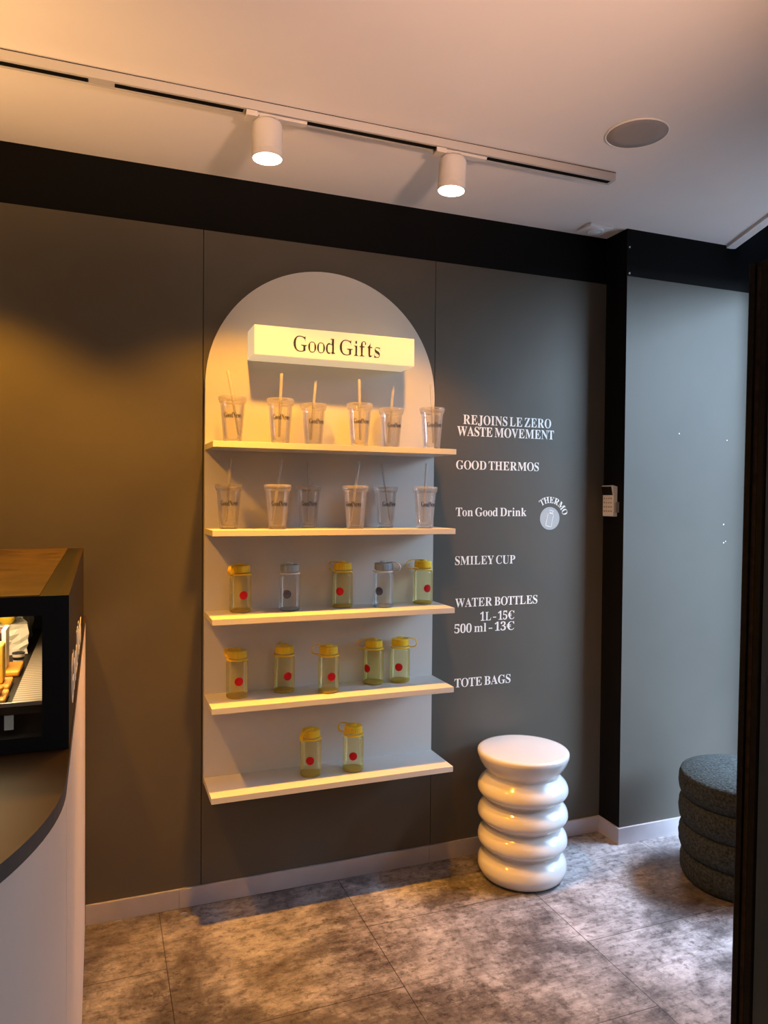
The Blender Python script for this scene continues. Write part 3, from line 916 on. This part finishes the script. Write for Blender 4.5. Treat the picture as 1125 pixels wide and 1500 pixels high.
def make_cup(label):
    root = empty('tumbler', (0, 0, 0), label, 'tumbler', 'clear tumblers with straws')
    bm = bmesh.new()
    lathe(bm, [(0.0, 0.003), (0.024, 0.0025), (0.027, 0.0), (0.0295, 0.0015)] + [(cup_r(z), z) for z in (0.01, 0.04, 0.08, 0.12, 0.136)])
    lathe(bm, [(0.0, 0.010), (0.021, 0.0105), (0.0245, 0.014)] + [(cup_r(z) - 0.0045, z) for z in (0.03, 0.06, 0.10, 0.134)])
    link('cup_body', bm, M['cup'], root, smooth=True)
    bm = bmesh.new()
    lathe(bm, [(0.0405, 0.1285), (0.0430, 0.129), (0.0435, 0.136), (0.0455, 0.1375), (0.0458, 0.147), (0.0445, 0.1495), (0.0415, 0.1495), (0.0405, 0.146), (0.0395, 0.141), (0.0, 0.1405)])
    o = link('lid', bm, M['lid'], root, smooth=True)
    bm = bmesh.new()
    lathe(bm, [(0.0, -0.118), (0.0044, -0.118), (0.0046, -0.05), (0.0046, 0.092), (0.0042, 0.0925), (0.0, 0.0925)], seg=14)
    s = link('straw', bm, M['straw'], root, smooth=True)
    s.location = (0, 0, 0.142)
    s.rotation_mode = 'QUATERNION'
    W = 0.058
    def tf(u, v, w):
        z = 0.078 + v
        r = cup_r(z) + 0.0008 + w
        a = -PI / 2 + (u - W / 2) / cup_r(0.08)
        return (r * math.cos(a), r * math.sin(a), z)
    bm = text_bm('GoodNews', W, 0.0170, tf, d=-3, depth=0.0003, track=4)
    link('logo', bm, M['ink'], root)
    return root


def face_cam(x, y, deg):
    return math.atan2(CAM.y - y, CAM.x - x) + PI / 2 + math.radians(deg)


def aim_straw(s, a, vec):
    v = Vector(vec).normalized()
    v = Matrix.Rotation(-a, 3, 'Z') @ v
    s.rotation_quaternion = v.to_track_quat('Z', 'Y')


# x, y, turn, straw direction, label
cups = [
    (0.071, -0.151, 2, (-0.17, 0.05, 1), 'clear tumbler at the left end of the top shelf, thin straw leaning left'),
    (0.228, -0.160, 6, (0.03, -0.02, 1), 'clear tumbler second from the left on the top shelf, tall upright straw under the sign'),
    (0.365, -0.080, 22, (0.09, 0.04, 1), 'clear tumbler set back, third from the left on the top shelf'),
    (0.510, -0.155, 14, (-0.02, 0.02, 1), 'clear tumbler fourth from the left on the top shelf, right of the middle gap'),
    (0.660, -0.074, 26, (0.09, 0.02, 1), 'clear tumbler set back, fifth from the left on the top shelf'),
    (0.789, -0.150, 20, (-0.05, 0.02, 1), 'clear tumbler at the right end of the top shelf, beside the arch edge'),
    (0.067, -0.105, 4, (0.06, -0.05, 1), 'clear tumbler at the left end of the second shelf down'),
    (0.222, -0.152, 14, (0.16, 0.02, 1), 'clear tumbler second from the left on the second shelf, straw leaning right'),
    (0.348, -0.080, 8, (0.02, 0.05, 1), 'clear tumbler set back, third from the left on the second shelf down'),
    (0.495, -0.160, -14, (0.15, 0.02, 1), 'clear tumbler fourth from the left on the second shelf, logo turned to the left'),
    (0.640, -0.075, 30, (-0.18, -0.03, 1), 'clear tumbler set back, fifth from the left on the second shelf, straw leaning left'),
    (0.763, -0.152, 26, (0.04, -0.03, 1), 'clear tumbler at the right end of the second shelf down'),
]
proto = make_cup(cups[0][4])
for i, (x, y, turn, sd, lab) in enumerate(cups):
    if i == 0:
        r = proto
        st = [c for c in r.children if c.name.startswith('straw')][0]
    else:
        r, kids = copy_thing(proto)
        st = kids['straw'][0]
    z = SHZ[0] if i < 6 else SHZ[1]
    a = face_cam(x, y, turn)
    r.location = (x, y, z)
    r.rotation_euler = (0, 0, a)
    r['label'] = lab
    aim_straw(st, a, sd)


# ------------------------------------------------------------------ water bottles
BR = 0.0365


def make_bottle(kind, label):
    yel = kind == 'yellow'
    root = empty('water_bottle', (0, 0, 0), label, 'water bottle', 'small water bottles on the rack')
    bm = bmesh.new()
    prof = [(0.030, 0.0), (0.0345, 0.0012), (BR, 0.005), (BR, 0.05), (BR, 0.112), (0.0358, 0.118), (0.0335, 0.1225), (0.0298, 0.1255), (0.029, 0.128), (0.029, 0.137)]
    lathe(bm, prof)
    link('bottle_body', bm, M['bottle_yellow' if yel else 'bottle_blue'], root, smooth=True)
    bm = bmesh.new()
    lathe(bm, [(0.0, 0.0035), (0.022, 0.003), (0.030, 0.0), (0.0345, 0.002), (0.0355, 0.006), (0.031, 0.009), (0.020, 0.0075), (0.0, 0.0095)])
    link('bottle_base', bm, M['base_yellow_glow' if yel else 'base_blue'], root, smooth=True)
    cm = M['yellow' if yel else 'paleblue']
    bm = bmesh.new()
    seg = 60
    prof = [(0.0290, 0.1355), (0.0318, 0.1355), (0.0322, 0.138), (0.0322, 0.156), (0.0308, 0.1590), (0.025, 0.1598), (0.0, 0.1598)]
    rings = lathe(bm, prof, seg=seg)
    for ring in rings[1:4]:
        for i, v in enumerate(ring):
            if i % 2:
                s = 0.965
                v.co.x *= s
                v.co.y *= s
    link('cap', bm, cm, root)
    # retaining strap: collar round the neck, loop, and the button on the cap
    lm = M['yellow' if yel else 'palegrey']
    bm = bmesh.new()
    lathe(bm, [(0.0295, 0.1275), (0.0362, 0.1272), (0.0368, 0.1295), (0.0362, 0.1318), (0.0295, 0.1322), (0.0295, 0.1275)])
    path = spline([(0.034, 0.1296), (0.046, 0.1296), (0.0570, 0.1330), (0.0620, 0.1440), (0.0570, 0.1560), (0.0460, 0.1615), (0.030, 0.1632), (0.012, 0.1630), (0.0, 0.1630)], 5)
    ribbon(bm, path, 0.0062, 0.0017)
    lathe(bm, [(0.0, 0.1600), (0.011, 0.1600), (0.012, 0.1625), (0.011, 0.1655), (0.0, 0.1660)], seg=24)
    s = auto_smooth(link('strap', bm, lm, root), 50)
    # printed round badge with a smiling face
    bm = bmesh.new()
    BZ, RB = 0.060, 0.0145
    rr = BR + 0.0004
    def wrap(px, pz, lift=0.0):
        a = -PI / 2 + px / BR
        return ((rr + lift) * math.cos(a), (rr + lift) * math.sin(a), BZ + pz)
    def wrapped_fan(pts, mi, lift):
        n = len(pts)
        cx = sum(p[0] for p in pts) / n
        cz = sum(p[1] for p in pts) / n
        c = bm.verts.new(wrap(cx, cz, lift))
        prev = [c]
        rings = []
        for k in (0.33, 0.66, 1.0):
            rings.append([bm.verts.new(wrap(cx + (p[0] - cx) * k, cz + (p[1] - cz) * k, lift)) for p in pts])
        for i in range(n):
            j = (i + 1) % n
            bm.faces.new((c, rings[0][i], rings[0][j])).material_index = mi
            for q in range(2):
                bm.faces.new((rings[q][i], rings[q + 1][i], rings[q + 1][j], rings[q][j])).material_index = mi
    circ = lambda cx, cz, r, n=28: [(cx + r * math.cos(2 * PI * i / n), cz + r * math.sin(2 * PI * i / n)) for i in range(n)]
    wrapped_fan(circ(0, 0, RB), 0, 0.0)
    def arc_band(r0, r1, a0, a1, lift, cz=0.0, n=20):
        prev = None
        for i in range(n + 1):
            a = a0 + (a1 - a0) * i / n
            v = (bm.verts.new(wrap(r0 * math.cos(a), cz + r0 * math.sin(a), lift)), bm.verts.new(wrap(r1 * math.cos(a), cz + r1 * math.sin(a), lift)))
            if prev:
                bm.faces.new((prev[0], v[0], v[1], prev[1])).material_index = 1
            prev = v
    arc_band(0.0098, 0.0110, 0, 2 * PI, 0.0004, n=32)
    arc_band(0.0050, 0.0068, PI * 1.08, PI * 1.92, 0.0004, cz=0.0008)
    wrapped_fan(circ(-0.0034, 0.0030, 0.0013, 10), 1, 0.0004)
    wrapped_fan(circ(0.0034, 0.0030, 0.0013, 10), 1, 0.0004)
    link('badge', bm, [M['red'], M['darkred']] if yel else [M['navy'], M['navylight']], root)
    return root


# shelf, x, y, badge offset (px of 16.5), strap direction in the view (0 = right, 90 = away, 180 = left, 270 = towards the viewer), kind, label
bots = [
    (2, 0.115, -0.066, 5, 232, 'y', 'yellow bottle at the left end of the third shelf, broad strap bulging to its left'),
    (2, 0.282, -0.084, -4, 95, 'b', 'grey blue bottle second from the left on the third shelf, knob on its lid'),
    (2, 0.481, -0.066, -4.5, 140, 'y', 'yellow bottle in the middle of the third shelf, between the two blue ones'),
    (2, 0.622, -0.107, -7, -8, 'b', 'grey blue bottle on the third shelf with its pale strap loop standing out right'),
    (2, 0.795, -0.070, 8, 183, 'y', 'yellow bottle at the right end of the third shelf, strap loop to the left'),
    (3, 0.101, -0.087, 3, 130, 'y', 'yellow bottle at the left end of the fourth shelf'),
    (3, 0.269, -0.066, 6, 112, 'y', 'yellow bottle second from the left on the fourth shelf, strap tucked behind its cap'),
    (3, 0.414, -0.122, 5, 165, 'y', 'yellow bottle third from the left on the fourth shelf, standing close to the front edge'),
    (3, 0.604, -0.062, -11, 186, 'y', 'yellow bottle on the fourth shelf, wide loop left, badge turned away'),
    (3, 0.707, -0.066, -2, -4, 'y', 'yellow bottle at the right of the fourth shelf, strap loop standing out right'),
    (4, 0.355, -0.110, -1, 238, 'y', 'yellow bottle on the lowest shelf at left, strap hanging down its front'),
    (4, 0.509, -0.117, 0, 150, 'y', 'yellow bottle on the lowest shelf at right, strap raised behind the cap'),
]
protos = {}
for si, x, y, off, sdir, kind, lab in bots:
    k = 'yellow' if kind == 'y' else 'blue'
    if k not in protos:
        r = make_bottle(k, lab)
        protos[k] = r
        st = [c for c in r.children if c.name.startswith('strap')][0]
    else:
        r, kids = copy_thing(protos[k])
        st = kids['strap'][0]
    a = face_cam(x, y, math.degrees(math.asin(max(-1, min(1, off / 16.5)))))
    r.location = (x, y, SHZ[si])
    r.rotation_euler = (0, 0, a)
    r['label'] = lab
    view = math.atan2(y - CAM.y, x - CAM.x) - PI / 2      # world angle of "right" in the view
    st.rotation_euler = (0, 0, view + math.radians(sdir) - a)

# ------------------------------------------------------------------ ceiling fittings
TY0, TY1, TZ = -0.537, -0.503, 2.4845
trk = empty('track_rail', (0.3, -0.52, CEIL), 'long white ceiling track rail with a black slot carrying two spotlights', 'lighting track')
bm = bmesh.new()
X0, X1 = -2.2, 1.28
box(bm, X0 - 0.3, X1 - 0.3, TY0 + 0.52, TY1 + 0.52, TZ - CEIL, -0.0003)
box(bm, X0 - 0.3, X1 - 0.3, TY1 + 0.52, TY1 + 0.527, TZ - CEIL - 0.0, TZ - CEIL + 0.006)
link('rail', bm, M['track'], trk, bevel=0.0012)
bm = bmesh.new()
box(bm, X0 - 0.3, X1 - 0.3, TY0 + 0.52 - 0.0006, TY0 + 0.52 + 0.002, -0.0055, -0.0035)
link('groove', bm, M['slot'], trk)
for x0, x1 in ((-2.15, -0.365), (-0.30, 0.035), (0.215, 0.62), (0.80, 1.265)):
    bm = bmesh.new()
    box(bm, x0 - 0.3, x1 - 0.3, -0.0075, 0.0095, TZ - CEIL - 0.0012, TZ - CEIL + 0.004)
    link('slot', bm, M['slot'], trk)


def track_lamp(x, tilt_x, tilt_y, label, wide, narrow, in_view=True):
    root = empty('track_spotlight', (x, -0.52, TZ - 0.0006), label, 'spotlight', 'white spotlights on the ceiling track')
    bm = bmesh.new()
    box(bm, -0.062, 0.112, -0.011, 0.011, -0.010, -0.0014)
    box(bm, -0.062, -0.030, -0.016, 0.016, -0.016, -0.0014)
    link('adapter', bm, M['lamp'], root, bevel=0.001)
    bm = bmesh.new()
    lathe(bm, [(0.0, -0.012), (0.030, -0.012), (0.030, -0.016), (0.009, -0.020), (0.009, -0.030), (0.0, -0.030)], seg=32)
    auto_smooth(link('swivel', bm, M['lamp'], root))
    bm = bmesh.new()
    prof = [(0.0, 0.0), (0.034, 0.0), (0.039, -0.003), (0.0415, -0.009), (0.0425, -0.014), (0.0425, -0.080), (0.0418, -0.081), (0.0418, -0.083), (0.0428, -0.084), (0.0428, -0.100), (0.0405, -0.100), (0.0405, -0.096), (0.0, -0.096)]
    lathe(bm, prof, seg=48)
    can = auto_smooth(link('lamp_can', bm, M['lamp'], root))
    can.location = (0.0, 0, -0.022)
    can.rotation_euler = (math.radians(tilt_x), math.radians(tilt_y), 0)
    bm = bmesh.new()
    lathe(bm, [(0.0405, -0.0975), (0.036, -0.1005), (0.022, -0.1025), (0.0, -0.1030)], seg=40)
    link('lamp_lens', bm, M['lampglass'], can, smooth=True)
    axis = Matrix.Rotation(math.radians(tilt_y), 3, 'Y') @ Matrix.Rotation(math.radians(tilt_x), 3, 'X') @ Vector((0, 0, -1))
    p = Vector((x, -0.52, TZ - 0.022)) + axis * 0.118
    spot_light('spot_wide', p, axis, wide, WIDE_ANGLE, 0.42, WARM, 0.03)
    spot_light('spot_core', p, axis, narrow, 66, 1.0, WARM, 0.03)
    return root


WIDE_ANGLE = 114
track_lamp(0.103, 0, 0, 'white cylindrical track spotlight above the left half of the rack', 58, 200)
track_lamp(0.682, 0, 3, 'white cylindrical track spotlight above the right half of the rack', 42, 60)
# one more of the same lamps further along the track, left of the view (its light falls on the wall at left)
p = Vector((-0.76, -0.52, 2.35))
spot_light('spot_wide', p, (0, 0, -1), 84, WIDE_ANGLE, 0.42, WARM, 0.03)
spot_light('spot_core', p, (0, 0, -1), 10, 66, 1.0, WARM, 0.03)

# round speaker
spk = empty('ceiling_speaker', (1.168, -0.775, CEIL), 'round grey flush speaker in the ceiling near the right end of the track', 'ceiling speaker')
bm = bmesh.new()
lathe(bm, [(0.089, -0.0005), (0.0925, -0.0005), (0.0925, -0.003), (0.091, -0.005), (0.0885, -0.005), (0.0880, -0.003)], seg=64)
link('trim_ring', bm, M['white'], spk, smooth=True)
bm = bmesh.new()
lathe(bm, [(0.0885, -0.0008), (0.0882, -0.0035), (0.06, -0.0040), (0.0, -0.0042)], seg=64)
link('grille', bm, M['grille'], spk, smooth=True)

# small square sensor in the corner
sen = empty('ceiling_sensor', (1.535, -0.085, CEIL), 'small square white sensor on the ceiling in the wall corner', 'sensor')
bm = bmesh.new()
box(bm, -0.055, 0.055, -0.045, 0.045, -0.012, -0.0003)
link('base_plate', bm, M['white'], sen, bevel=0.003)
bm = bmesh.new()
lathe(bm, [(0.034, -0.012), (0.033, -0.017), (0.028, -0.019), (0.026, -0.017), (0.018, -0.021), (0.0, -0.023)], seg=36)
link('dome', bm, M['white'], sen, smooth=True)

# ------------------------------------------------------------------ keypad on the pilaster's side
kp = empty('alarm_keypad', (XR, -0.058, 1.345), 'white alarm keypad with dark screen on the black side of the pilaster', 'keypad')
bm = bmesh.new()
# local: x towards -X is outwards, y along wall
prism(bm, [(-0.0005, 0.0), (-0.0005, 0.124), (-0.022, 0.129), (-0.030, 0.126), (-0.022, 0.086), (-0.022, 0.003), (-0.019, 0.0)], -0.034, 0.034, 0, lambda x, y, z: (x, z, y))
link('housing', bm, M['white'], kp, bevel=0.0015)
bm = bmesh.new()
prism(bm, [(-0.0238, 0.0885), (-0.0305, 0.124), (-0.0313, 0.1235), (-0.0246, 0.0885)], -0.0315, 0.0315, 0, lambda x, y, z: (x, z, y))
link('screen', bm, M['screen'], kp)
for r in range(4):
    for c in range(4):
        bm = bmesh.new()
        y, z = -0.022 + c * 0.0147, 0.022 + r * 0.0175
        box(bm, -0.0242, -0.0215, y - 0.0034, y + 0.0034, z - 0.0032, z + 0.0032)
        link('button', bm, M['button'], kp, bevel=0.0006)
bm = bmesh.new()
box(bm, -0.017, -0.0005, -0.046, -0.0343, 0.016, 0.060)
link('side_reader', bm, M['greyplastic'], kp, bevel=0.001)

# ------------------------------------------------------------------ white ceramic stool
stool = empty('ceramic_stool', (1.158, -0.199, 0), 'glossy white ceramic stool of stacked rounded rings below the wall lettering', 'stool')
ctrl = [(0.130, 0.0), (0.150, 0.006), (0.1635, 0.028), (0.1665, 0.048), (0.160, 0.072), (0.1410, 0.0920), (0.1280, 0.1005), (0.1430, 0.1100),
        (0.162, 0.126), (0.1675, 0.143), (0.161, 0.166), (0.1420, 0.1860), (0.1290, 0.1940), (0.1440, 0.2030), (0.163, 0.220), (0.1685, 0.237),
        (0.162, 0.260), (0.1430, 0.2800), (0.1295, 0.2880), (0.1450, 0.2970), (0.1635, 0.313), (0.169, 0.330), (0.1625, 0.352), (0.144, 0.372), (0.1320, 0.384),
        (0.136, 0.394)]
prof = [(0.0, 0.0), (0.12, 0.0)] + spline(ctrl, 4)
bm = bmesh.new()
lathe(bm, prof, seg=96)
link('ringed_body', bm, M['ceramic'], stool, smooth=True)
bm = bmesh.new()
lathe(bm, [(0.130, 0.3925)] + spline([(0.136, 0.394), (0.147, 0.406), (0.162, 0.430), (0.170, 0.451), (0.1715, 0.460), (0.170, 0.468), (0.165, 0.4722)], 4) + [(0.155, 0.4728), (0.08, 0.4728), (0.0, 0.4728)], seg=96)
link('seat', bm, M['ceramic'], stool, smooth=True)

# ------------------------------------------------------------------ boucle pouf
pouf = empty('boucle_pouf', (1.905, -0.523, 0), 'dark green grey boucle pouf of stacked rolls beside the open door', 'pouf')


def roll(bm, z0, z1, r, edge=0.022, top=False):
    h = z1 - z0
    pts = []
    for i in range(13):
        t = -PI / 2 + PI * i / 12
        pts.append((r - edge + edge * math.cos(t) ** 0.8 if math.cos(t) > 1e-6 else r - edge, z0 + h / 2 + h / 2 * math.sin(t)))
    if top:
        pts = pts[:10] + spline([pts[10], (r - 0.03, z1 + 0.002), (r - 0.07, z1 + 0.012), (r * 0.4, z1 + 0.018), (0.0, z1 + 0.02)], 5)
    else:
        pts = pts + [(0.0, z1)]
    lathe(bm, [(0.0, z0)] + pts, seg=96)
    for v in bm.verts:
        k = 1 + random.uniform(-0.006, 0.006)
        v.co.x *= k
        v.co.y *= k


for z0, z1, r, top in ((0.0, 0.100, 0.214, False), (0.100, 0.202, 0.220, False), (0.202, 0.304, 0.221, False)):
    bm = bmesh.new()
    roll(bm, z0, z1, r)
    link('roll', bm, M['boucle'], pouf, smooth=True)
bm = bmesh.new()
roll(bm, 0.304, 0.402, 0.222, top=True)
link('seat_cushion', bm, M['boucle'], pouf, smooth=True)

# ------------------------------------------------------------------ floor stud
bm = bmesh.new()
lathe(bm, [(0.0145, 0.0), (0.0145, 0.003), (0.0115, 0.0048), (0.0095, 0.0048), (0.0085, 0.0036), (0.0, 0.0036)], seg=32)
box(bm, -0.0012, 0.0012, -0.008, 0.008, 0.0036, 0.0044)
o = auto_smooth(link('floor_bolt', bm, M['steel'], loc=(-0.068, -0.056, 0)))
tag(o, 'small round steel bolt head in the floor near the baseboard', 'floor bolt')

# ------------------------------------------------------------------ counter
XC = -0.3775
YC = -1.49
RC = 0.53
cc = (XC - RC, YC)
arc = [(cc[0] + RC * math.cos(a), cc[1] + RC * math.sin(a)) for a in [-PI / 2 * i / 40 for i in range(41)]]
ctr = empty('service_counter', (XC - 0.6, -1.0, 0), 'pale service counter with a dark rounded top along the left edge', 'counter')
ox, oy = XC - 0.6, -1.0
def loc_pts(P):
    return [(x - ox, y - oy) for x, y in P]
bm = bmesh.new()
prism(bm, loc_pts([(XC - 0.02, -0.003), (XC, -0.003), (XC, YC + 0.005), (XC - 0.02, YC + 0.005)]), 0.0, 0.9985)
link('side_panel', bm, M['counter'], ctr)
bm = bmesh.new()
inner = [(cc[0] + (RC - 0.02) * math.cos(a), cc[1] + (RC - 0.02) * math.sin(a)) for a in [-PI / 2 * i / 40 for i in range(41)]]
prism(bm, loc_pts(arc + [(-3.2, cc[1] - RC), (-3.2, cc[1] - RC + 0.02)] + inner[::-1]), 0.0, 0.9985)
auto_smooth(link('curved_panel', bm, M['counter'], ctr))
bm = bmesh.new()
prism(bm, loc_pts([(XC, -0.003)] + arc + [(-3.2, cc[1] - RC), (-3.2, cc[1] - RC + 0.75), (-1.12, cc[1] - RC + 0.75), (-1.12, -0.003)]), 0.999, 1.0195, 0)
o = link('countertop', bm, [M['countertop'], M['counteredge']], ctr)
for p in o.data.polygons:
    if abs(p.normal.z) < 0.5:
        p.material_index = 1

# ------------------------------------------------------------------ pastry display case
CX1, CX0 = -0.379, -1.08
CY0, CY1 = -1.36, -0.26
CZ0, CZ1 = 1.0205, 1.258
case = empty('pastry_case', (CX1, CY0, CZ0), 'black glass fronted pastry display case standing on the counter', 'display case')
def cb(bm, x0, x1, y0, y1, z0, z1, mi=0):
    box(bm, x0 - CX1, x1 - CX1, y0 - CY0, y1 - CY0, z0 - CZ0, z1 - CZ0, mi)
bm = bmesh.new()
cb(bm, CX1 - 0.038, CX1, CY0, CY0 + 0.02, CZ0, CZ1)
cb(bm, CX0, CX0 + 0.038, CY0, CY0 + 0.02, CZ0, CZ1)
cb(bm, CX0 + 0.038, CX1 - 0.038, CY0, CY0 + 0.02, 1.228, CZ1)
cb(bm, CX0 + 0.038, CX1 - 0.038, CY0, CY0 + 0.02, CZ0, 1.043)
link('front_frame', bm, M['case'], case)
bm = bmesh.new()
cb(bm, CX0 + 0.038, CX1 - 0.038, CY0 + 0.007, CY0 + 0.011, 1.043, 1.228)
link('front_glass', bm, M['glass'], case)
bm = bmesh.new()
cb(bm, CX1 - 0.012, CX1, CY0 + 0.0203, CY1, CZ0, CZ1)
link('side_panel', bm, M['caseside'], case)
bm = bmesh.new()
cb(bm, CX0, CX0 + 0.012, CY0 + 0.0203, CY1, CZ0, CZ1)
link('side_panel', bm, M['caseside'], case)
bm = bmesh.new()
cb(bm, CX0 + 0.012, CX1 - 0.012, CY1 - 0.012, CY1, CZ0, CZ1)
link('rear_panel', bm, M['caseside'], case)
bm = bmesh.new()
cb(bm, CX0 + 0.012, CX1 - 0.012, CY0 + 0.0203, CY1 - 0.012, CZ1 - 0.012, CZ1, 0)
cb(bm, CX0 + 0.042, CX1 - 0.042, CY0 + 0.004, CY1 - 0.004, CZ1 + 0.0001, CZ1 + 0.0011, 1)
link('top_panel', bm, [M['case'], M['casetop']], case)
bm = bmesh.new()
cb(bm, CX0 + 0.012, CX1 - 0.012, CY0 + 0.0203, CY1 - 0.012, CZ0, CZ0 + 0.006)
link('floor_panel', bm, M['caseside'], case)
# slotted metal shelf
bm = bmesh.new()
cb(bm, -0.462, CX1 - 0.0385, CY0 + 0.021, -0.60, 1.0855, 1.090, 0)
cb(bm, CX0 + 0.02, CX1 - 0.0385, CY0 + 0.0203, CY0 + 0.025, 1.0865, 1.0925, 1)
cb(bm, CX0 + 0.02, CX1 - 0.0385, CY0 + 0.0203, CY0 + 0.025, 1.074, 1.0865, 2)
cb(bm, CX0 + 0.02, -0.462, CY0 + 0.025, -0.60, 1.078, 1.0835, 2)
link('slotted_shelf', bm, [M['slotted'], M['steel'], M['caseside']], case)
bm = text_bm('GoodNews', 0.64, 0.080, lambda u, v, w: (0.0006 + w, 0.10 + u, 0.035 + v), d=4)
link('lettering', bm, M['vinyl'], case)
bm = bmesh.new()
cb(bm, CX0 + 0.05, CX1 - 0.05, CY0 + 0.03, CY0 + 0.05, 1.236, 1.244)
link('light_strip', bm, plain('lit warm strip', (1, 1, 1), 0.5, emit=(1.0, 0.72, 0.38), estr=14.0), case)

# food on the trays (behind the glass)
SZ = 1.0838


def tray(x, y, w, d, lab):
    bm = bmesh.new()
    box(bm, -w / 2, w / 2, -d / 2, d / 2, 0.0, 0.010)
    o = link('wooden_tray', bm, M['amber'], loc=(x, y, SZ), bevel=0.003)
    tag(o, lab, 'tray', 'amber trays in the pastry case')


tray(-0.515, -1.285, 0.085, 0.07, 'amber tray in the pastry case nearest the front glass')
tray(-0.520, -1.195, 0.090, 0.07, 'amber tray in the pastry case under the yellow cake slice')
tray(-0.520, -1.075, 0.100, 0.09, 'amber tray in the pastry case under the dark cake slice')
# orange jam tart on the front tray
bm = bmesh.new()
lathe(bm, [(0.0, 0.0), (0.016, 0.0), (0.020, 0.010), (0.017, 0.012), (0.0, 0.010)], seg=28)
tag(link('jam_tart', bm, M['crust'], loc=(-0.497, -1.283, SZ + 0.0102), smooth=True), 'small orange tart on the front amber tray', 'tart')
# yellow cake slice with berries
ck = empty('cake_slice', (-0.512, -1.195, SZ + 0.0102), 'yellow cake slice with dark berries standing in the pastry case', 'cake')
bm = bmesh.new()
box(bm, -0.034, 0.026, -0.020, 0.020, 0.0, 0.066)
link('sponge', bm, M['cake'], ck, bevel=0.004)
for i in range(11):
    bm = bmesh.new()
    bmesh.ops.create_uvsphere(bm, u_segments=10, v_segments=8, radius=random.uniform(0.0035, 0.006))
    link('berry', bm, M['berry'], ck, smooth=True, loc=(random.uniform(-0.02, 0.022), -0.0195, random.uniform(0.006, 0.050)))
# dark cake slice
dk = empty('chocolate_cake', (-0.513, -1.080, SZ + 0.0102), 'dark chocolate cake slice with a pale front layer in the pastry case', 'cake')
bm = bmesh.new()
box(bm, -0.03, 0.012, -0.03, 0.03, 0.0, 0.070)
link('sponge', bm, M['chocolate'], dk, bevel=0.003)
bm = bmesh.new()
box(bm, 0.0125, 0.020, -0.026, 0.026, 0.0, 0.074)
link('cream_layer', bm, M['paper'], dk, bevel=0.002)
# striped paper cup
bm = bmesh.new()
lathe(bm, [(0.0, 0.0), (0.009, 0.0), (0.0115, 0.022), (0.0105, 0.022), (0.0, 0.019)], seg=24)
tag(link('striped_cup', bm, M['stripe'], loc=(-0.482, -1.005, SZ)), 'black and white striped paper cup behind the cakes', 'paper cup')


def parcel(x, y, w, d, h, z, lab, rz):
    bm = bmesh.new()
    box(bm, -w / 2, w / 2, -d / 2, d / 2, 0, h)
    bmesh.ops.subdivide_edges(bm, edges=bm.edges[:], cuts=5, use_grid_fill=True)
    for v in bm.verts:
        if v.co.z > 0.002:
            v.co += Vector((random.uniform(-1, 1), random.uniform(-1, 1), random.uniform(-0.6, 0.6))) * 0.0035
    o = link('paper_parcel', bm, M['paper'], loc=(x, y, z))
    o.rotation_euler = (0, 0, rz)
    tag(o, lab, 'wrapped sandwich', 'white wrapped sandwiches in the pastry case')


parcel(-0.530, -0.87, 0.095, 0.10, 0.062, SZ, 'crumpled white paper parcel at the bottom of the pastry case heap', 0.2)
parcel(-0.540, -0.74, 0.110, 0.10, 0.118, SZ, 'tall white paper parcel at the back of the pastry case', -0.1)
parcel(-0.585, -1.03, 0.05, 0.05, 0.092, SZ, 'white paper parcel behind the yellow cake slice', 0.0)
# golden roll on top, half round of yellow
bm = bmesh.new()
bmesh.ops.create_uvsphere(bm, u_segments=28, v_segments=16, radius=0.036)
for v in bm.verts:
    v.co.z *= 0.62
    v.co.z += 0.004 * math.sin(v.co.x * 160)
tag(link('bread_roll', bm, M['crust'], loc=(-0.575, -0.99, SZ + 0.1165), smooth=True), 'golden brown roll on top of the white parcel in the pastry case', 'bread roll')
bm = bmesh.new()
bmesh.ops.create_uvsphere(bm, u_segments=20, v_segments=12, radius=0.016)
tag(link('lemon', bm, M['yolk'], loc=(-0.5135, -0.90, SZ + 0.076), smooth=True), 'small yellow lemon half among the white parcels in the case', 'lemon')
# price tag hanging below the shelf
bm = bmesh.new()
box(bm, -0.0065, 0.0065, -0.0006, 0.0006, -0.024, 0.0)
tag(link('price_tag', bm, M['paper'], loc=(-0.465, CY0 + 0.0245 + 0.0012, 1.0738)), 'blank white tag hanging below the slotted shelf front', 'tag')
# warm light inside the case
area_light('case_light', (-0.60, -1.15, 1.225), (-0.60, -1.15, 1.0), 0.25, 0.30, 3.4, (1.0, 0.72, 0.38))
